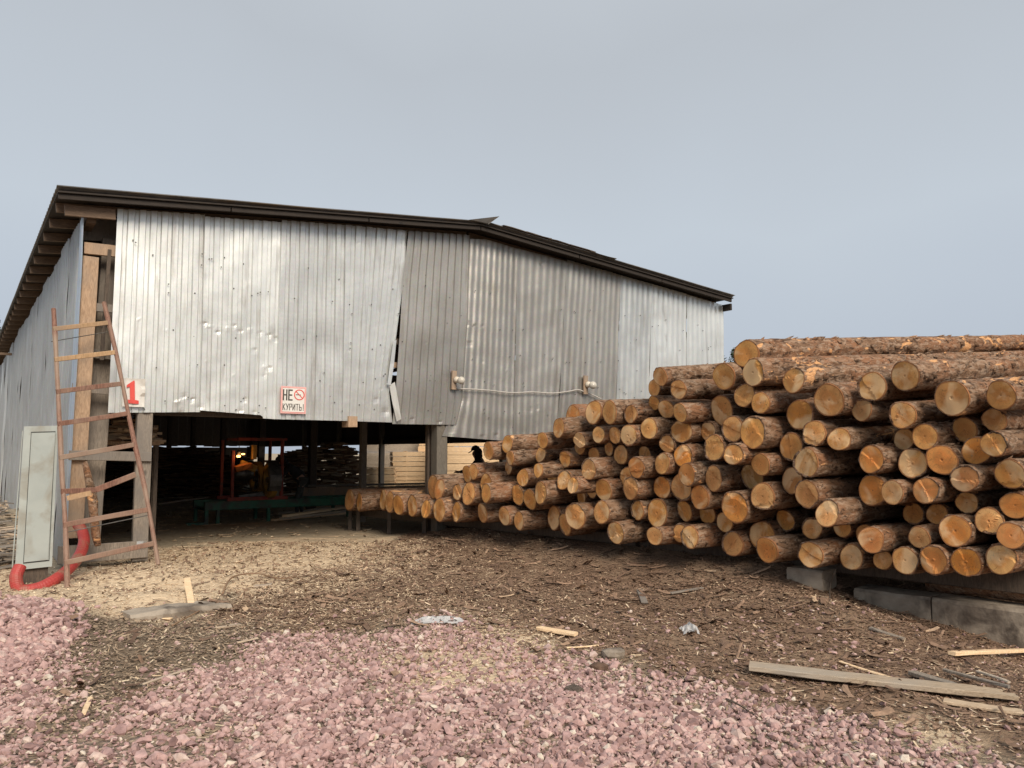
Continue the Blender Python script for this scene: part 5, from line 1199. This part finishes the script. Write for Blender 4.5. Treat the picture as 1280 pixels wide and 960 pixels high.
scatter('gravel', P_, T, IF, sc3, np.clip(g.normal(.48, .24, n), 0, 1), 'stone', s*.3+g.uniform(-.002, .010, n), g, 1.)
P_ = sample(5000, g, lambda x, y: masks(x, y)[0]*(topx(x, y)[0] < 90), -6.3, -3.6, 4.5, 9.2); n = len(P_); T = IV[None]*g.uniform(.62, 1.1, (n, 12, 1)); s = np.clip(g.lognormal(math.log(.024), .35, n), .01, .05)
scatter('gravel', P_, T, IF, np.stack([s*1.3, s*.95, s*.65], 1), np.clip(g.normal(.5, .2, n), 0, 1), 'stone', s*.35+g.uniform(0, .02, n), g, 1.1)
P_ = sample(1500, g, lambda x, y: np.clip(.5*masks(x, y)[2]*(y < 8)+.7*masks(x, y)[3]+.25*masks(x, y)[1]*(y < 8), 0, 1)*.8, -6.5, 6, 3.6, 9); n = len(P_); T = IV[None]*g.uniform(.62, 1.1, (n, 12, 1)); s = np.clip(g.lognormal(math.log(.012), .4, n), .005, .035)
scatter('loose_stones', P_, T, IF, np.stack([s*1.3, s*.95, s*.65], 1), np.clip(g.normal(.4, .3, n), 0, 1), 'stone', s*.3, g, 1.)
# a curled strip: three across, four along
CT = np.array([(x, y, (-.6 if y == 0 else .0)*-1+.9*x*x) for x in (-1, -.33, .33, 1) for y in (-1, 0, 1)], float); CF = np.array([(a*3+b, (a+1)*3+b, (a+1)*3+b+1, a*3+b+1) for a in range(3) for b in range(2)])
def strips(name, n, mask, box_, L_, W_, mat_, tint, lift=(.002, .02), tilt=.45, power=1.):
    P_ = sample(n, g, mask, *box_, power=power); n = len(P_); T = CT[None]+g.normal(0, .18, (n, 12, 3))*np.array([.5, 1, 1]); l = np.exp(g.uniform(math.log(L_[0]), math.log(L_[1]), n))/2; far = 1+.03*np.maximum(0, P_[:, 1]-6); w_ = g.uniform(*W_, n)/2
    scatter(name, P_, T, CF, np.stack([l*far, w_*far, w_*.5*far], 1), np.clip(tint(n), 0, 1), mat_, g.uniform(*lift, n), g, tilt)
mu = lambda x, y: masks(x, y)[2]; sw = lambda x, y: masks(x, y)[1]; di = lambda x, y: masks(x, y)[3]; gr = lambda x, y: masks(x, y)[0]
strips('bark_chips', 52000, mu, (-6, 7.5, 4.2, 15.5), (.02, .11), (.004, .015), 'chip_dark', lambda n: g.normal(.42, .22, n), (.0, .008), .28)
strips('bark_chips', 9000, mu, (-5, 7.5, 4.6, 10), (.015, .06), (.01, .03), 'chip_dark', lambda n: g.normal(.45, .22, n), (.0, .01), .3)
strips('bark_chips', 9000, lambda x, y: np.clip(.9*di(x, y)+.30*gr(x, y)*sm(5.0, 7, y)+.05*gr(x, y), 0, 1), (-6.5, 5, 3.4, 9.5), (.015, .08), (.004, .016), 'chip_grey', lambda n: g.normal(.5, .28, n))
strips('sawdust_chips', 8000, lambda x, y: mu(x, y)*(1-sm(380, 820, topx(x, y)[0])), (-6, 3, 5.5, 14), (.012, .06), (.003, .011), 'chip_light', lambda n: g.normal(.38, .22, n))
strips('sawdust_chips', 12000, sw, (-8, 4, 4.5, 14), (.01, .05), (.004, .014), 'chip_light', lambda n: g.normal(.72, .25, n), (.001, .015), .4)
strips('sawdust_chips', 2300, lambda x, y: np.clip(.7*mu(x, y)*(y < 9)+.5*di(x, y)+.15*gr(x, y), 0, 1), (-6, 6, 3.6, 10), (.015, .10), (.004, .014), 'chip_light', lambda n: g.normal(.38, .25, n))
strips('bark_chips', 1500, lambda x, y: np.clip(mu(x, y)+.6*di(x, y), 0, 1), (-6, 6.5, 4.2, 14), (.08, .26), (.012, .05), 'chip_dark', lambda n: g.normal(.35, .3, n), (.005, .03), .4)
strips('bark_chips', 2600, lambda x, y: sw(x, y)*.8+.0, (-8, 4, 6, 14), (.03, .14), (.006, .025), 'chip_dark', lambda n: g.normal(.5, .3, n), (.004, .02), .5)
strips('sawdust_chips', 1200, lambda x, y: ((px_ := topx(x, y))[1] > 612)*(px_[0] < 470)*(px_[1] < 690)*.9, (-14, 0, 10, 28), (.03, .3), (.01, .05), 'chip_light', lambda n: g.normal(.3, .25, n), (.001, .01), .1)
# ---------------------------------------------------------------- trees beyond the shed
def pine(label, x, Y, h, seed, rad):
    rr = random.Random(seed); o = thing('pine_tree', label, 'pine tree', (x, Y, 0), rr.uniform(0, 6)); m = MB(); m.tube([(0, 0, -.3), (.05, 0, h*.5), (0, .05, h)], [h*.016, h*.010, .02], 8); m.build('trunk', M['bark'], o).color = (1, 1, 1, .1)
    V = []; Fc = []; lb = MB()
    nb = int(h*5)
    for i in range(nb):
        f = i/nb; z = h*(.18+.82*f); a = i*2.4+rr.uniform(-.4, .4); L_ = rad*(1-f)**.8*rr.uniform(.6, 1.1)+.15; dz = -L_*.18*rr.uniform(.3, 1.4); e_ = (math.cos(a)*L_, math.sin(a)*L_, z+dz); lb.tube([(0, 0, z), e_], [.035, .01], 4, False)
        for k in range(int(26*L_)+6):
            t_ = rr.random()**.7; c_ = Vector((e_[0]*t_, e_[1]*t_, z+dz*t_))+Vector((rr.gauss(0, .22*L_*.5), rr.gauss(0, .22*L_*.5), rr.gauss(0, .12))); s_ = rr.uniform(.10, .26); b = len(V)
            d1 = Vector((rr.gauss(0, 1), rr.gauss(0, 1), rr.gauss(0, .5))).normalized()*s_; d2 = Vector((rr.gauss(0, 1), rr.gauss(0, 1), rr.gauss(0, .5))).normalized()*s_*.45
            V += [tuple(c_-d1), tuple(c_+d2), tuple(c_+d1*1.1), tuple(c_-d2+Vector((0, 0, -.04)))]; Fc.append((b, b+1, b+2, b+3))
    lb.build('limbs', M['timber_dark'], o)['kind'] = 'stuff'; c_ = obj('crown', V, Fc, M['needles'], o); return o
t_ = NT('needles'); v_ = t_.vec(); M['needles'] = t_.done(t_.ramp(t_.noise(v_, 1.1, 4), [(.3, (.018, .032, .018)), (.7, (.055, .085, .045))]), .9)
def px_tree(px, ytop, Y, label, seed, rad): p = at_y(px, ytop, Y); pine(label, p[0], Y, p[2], seed, rad)
px_tree(893, 428, 62, 'dark pine just showing beside the right edge of the shed', 1, 3.0)
px_tree(917, 434, 66, 'thin pine top half hidden by the topmost long log', 2, 1.4)
px_tree(-6, 392, 60, 'dark pine beyond the far end of the left roof eave', 3, 2.6)
px_tree(-60, 430, 58, 'small pine left of the eave, outside the picture edge', 4, 2.6)
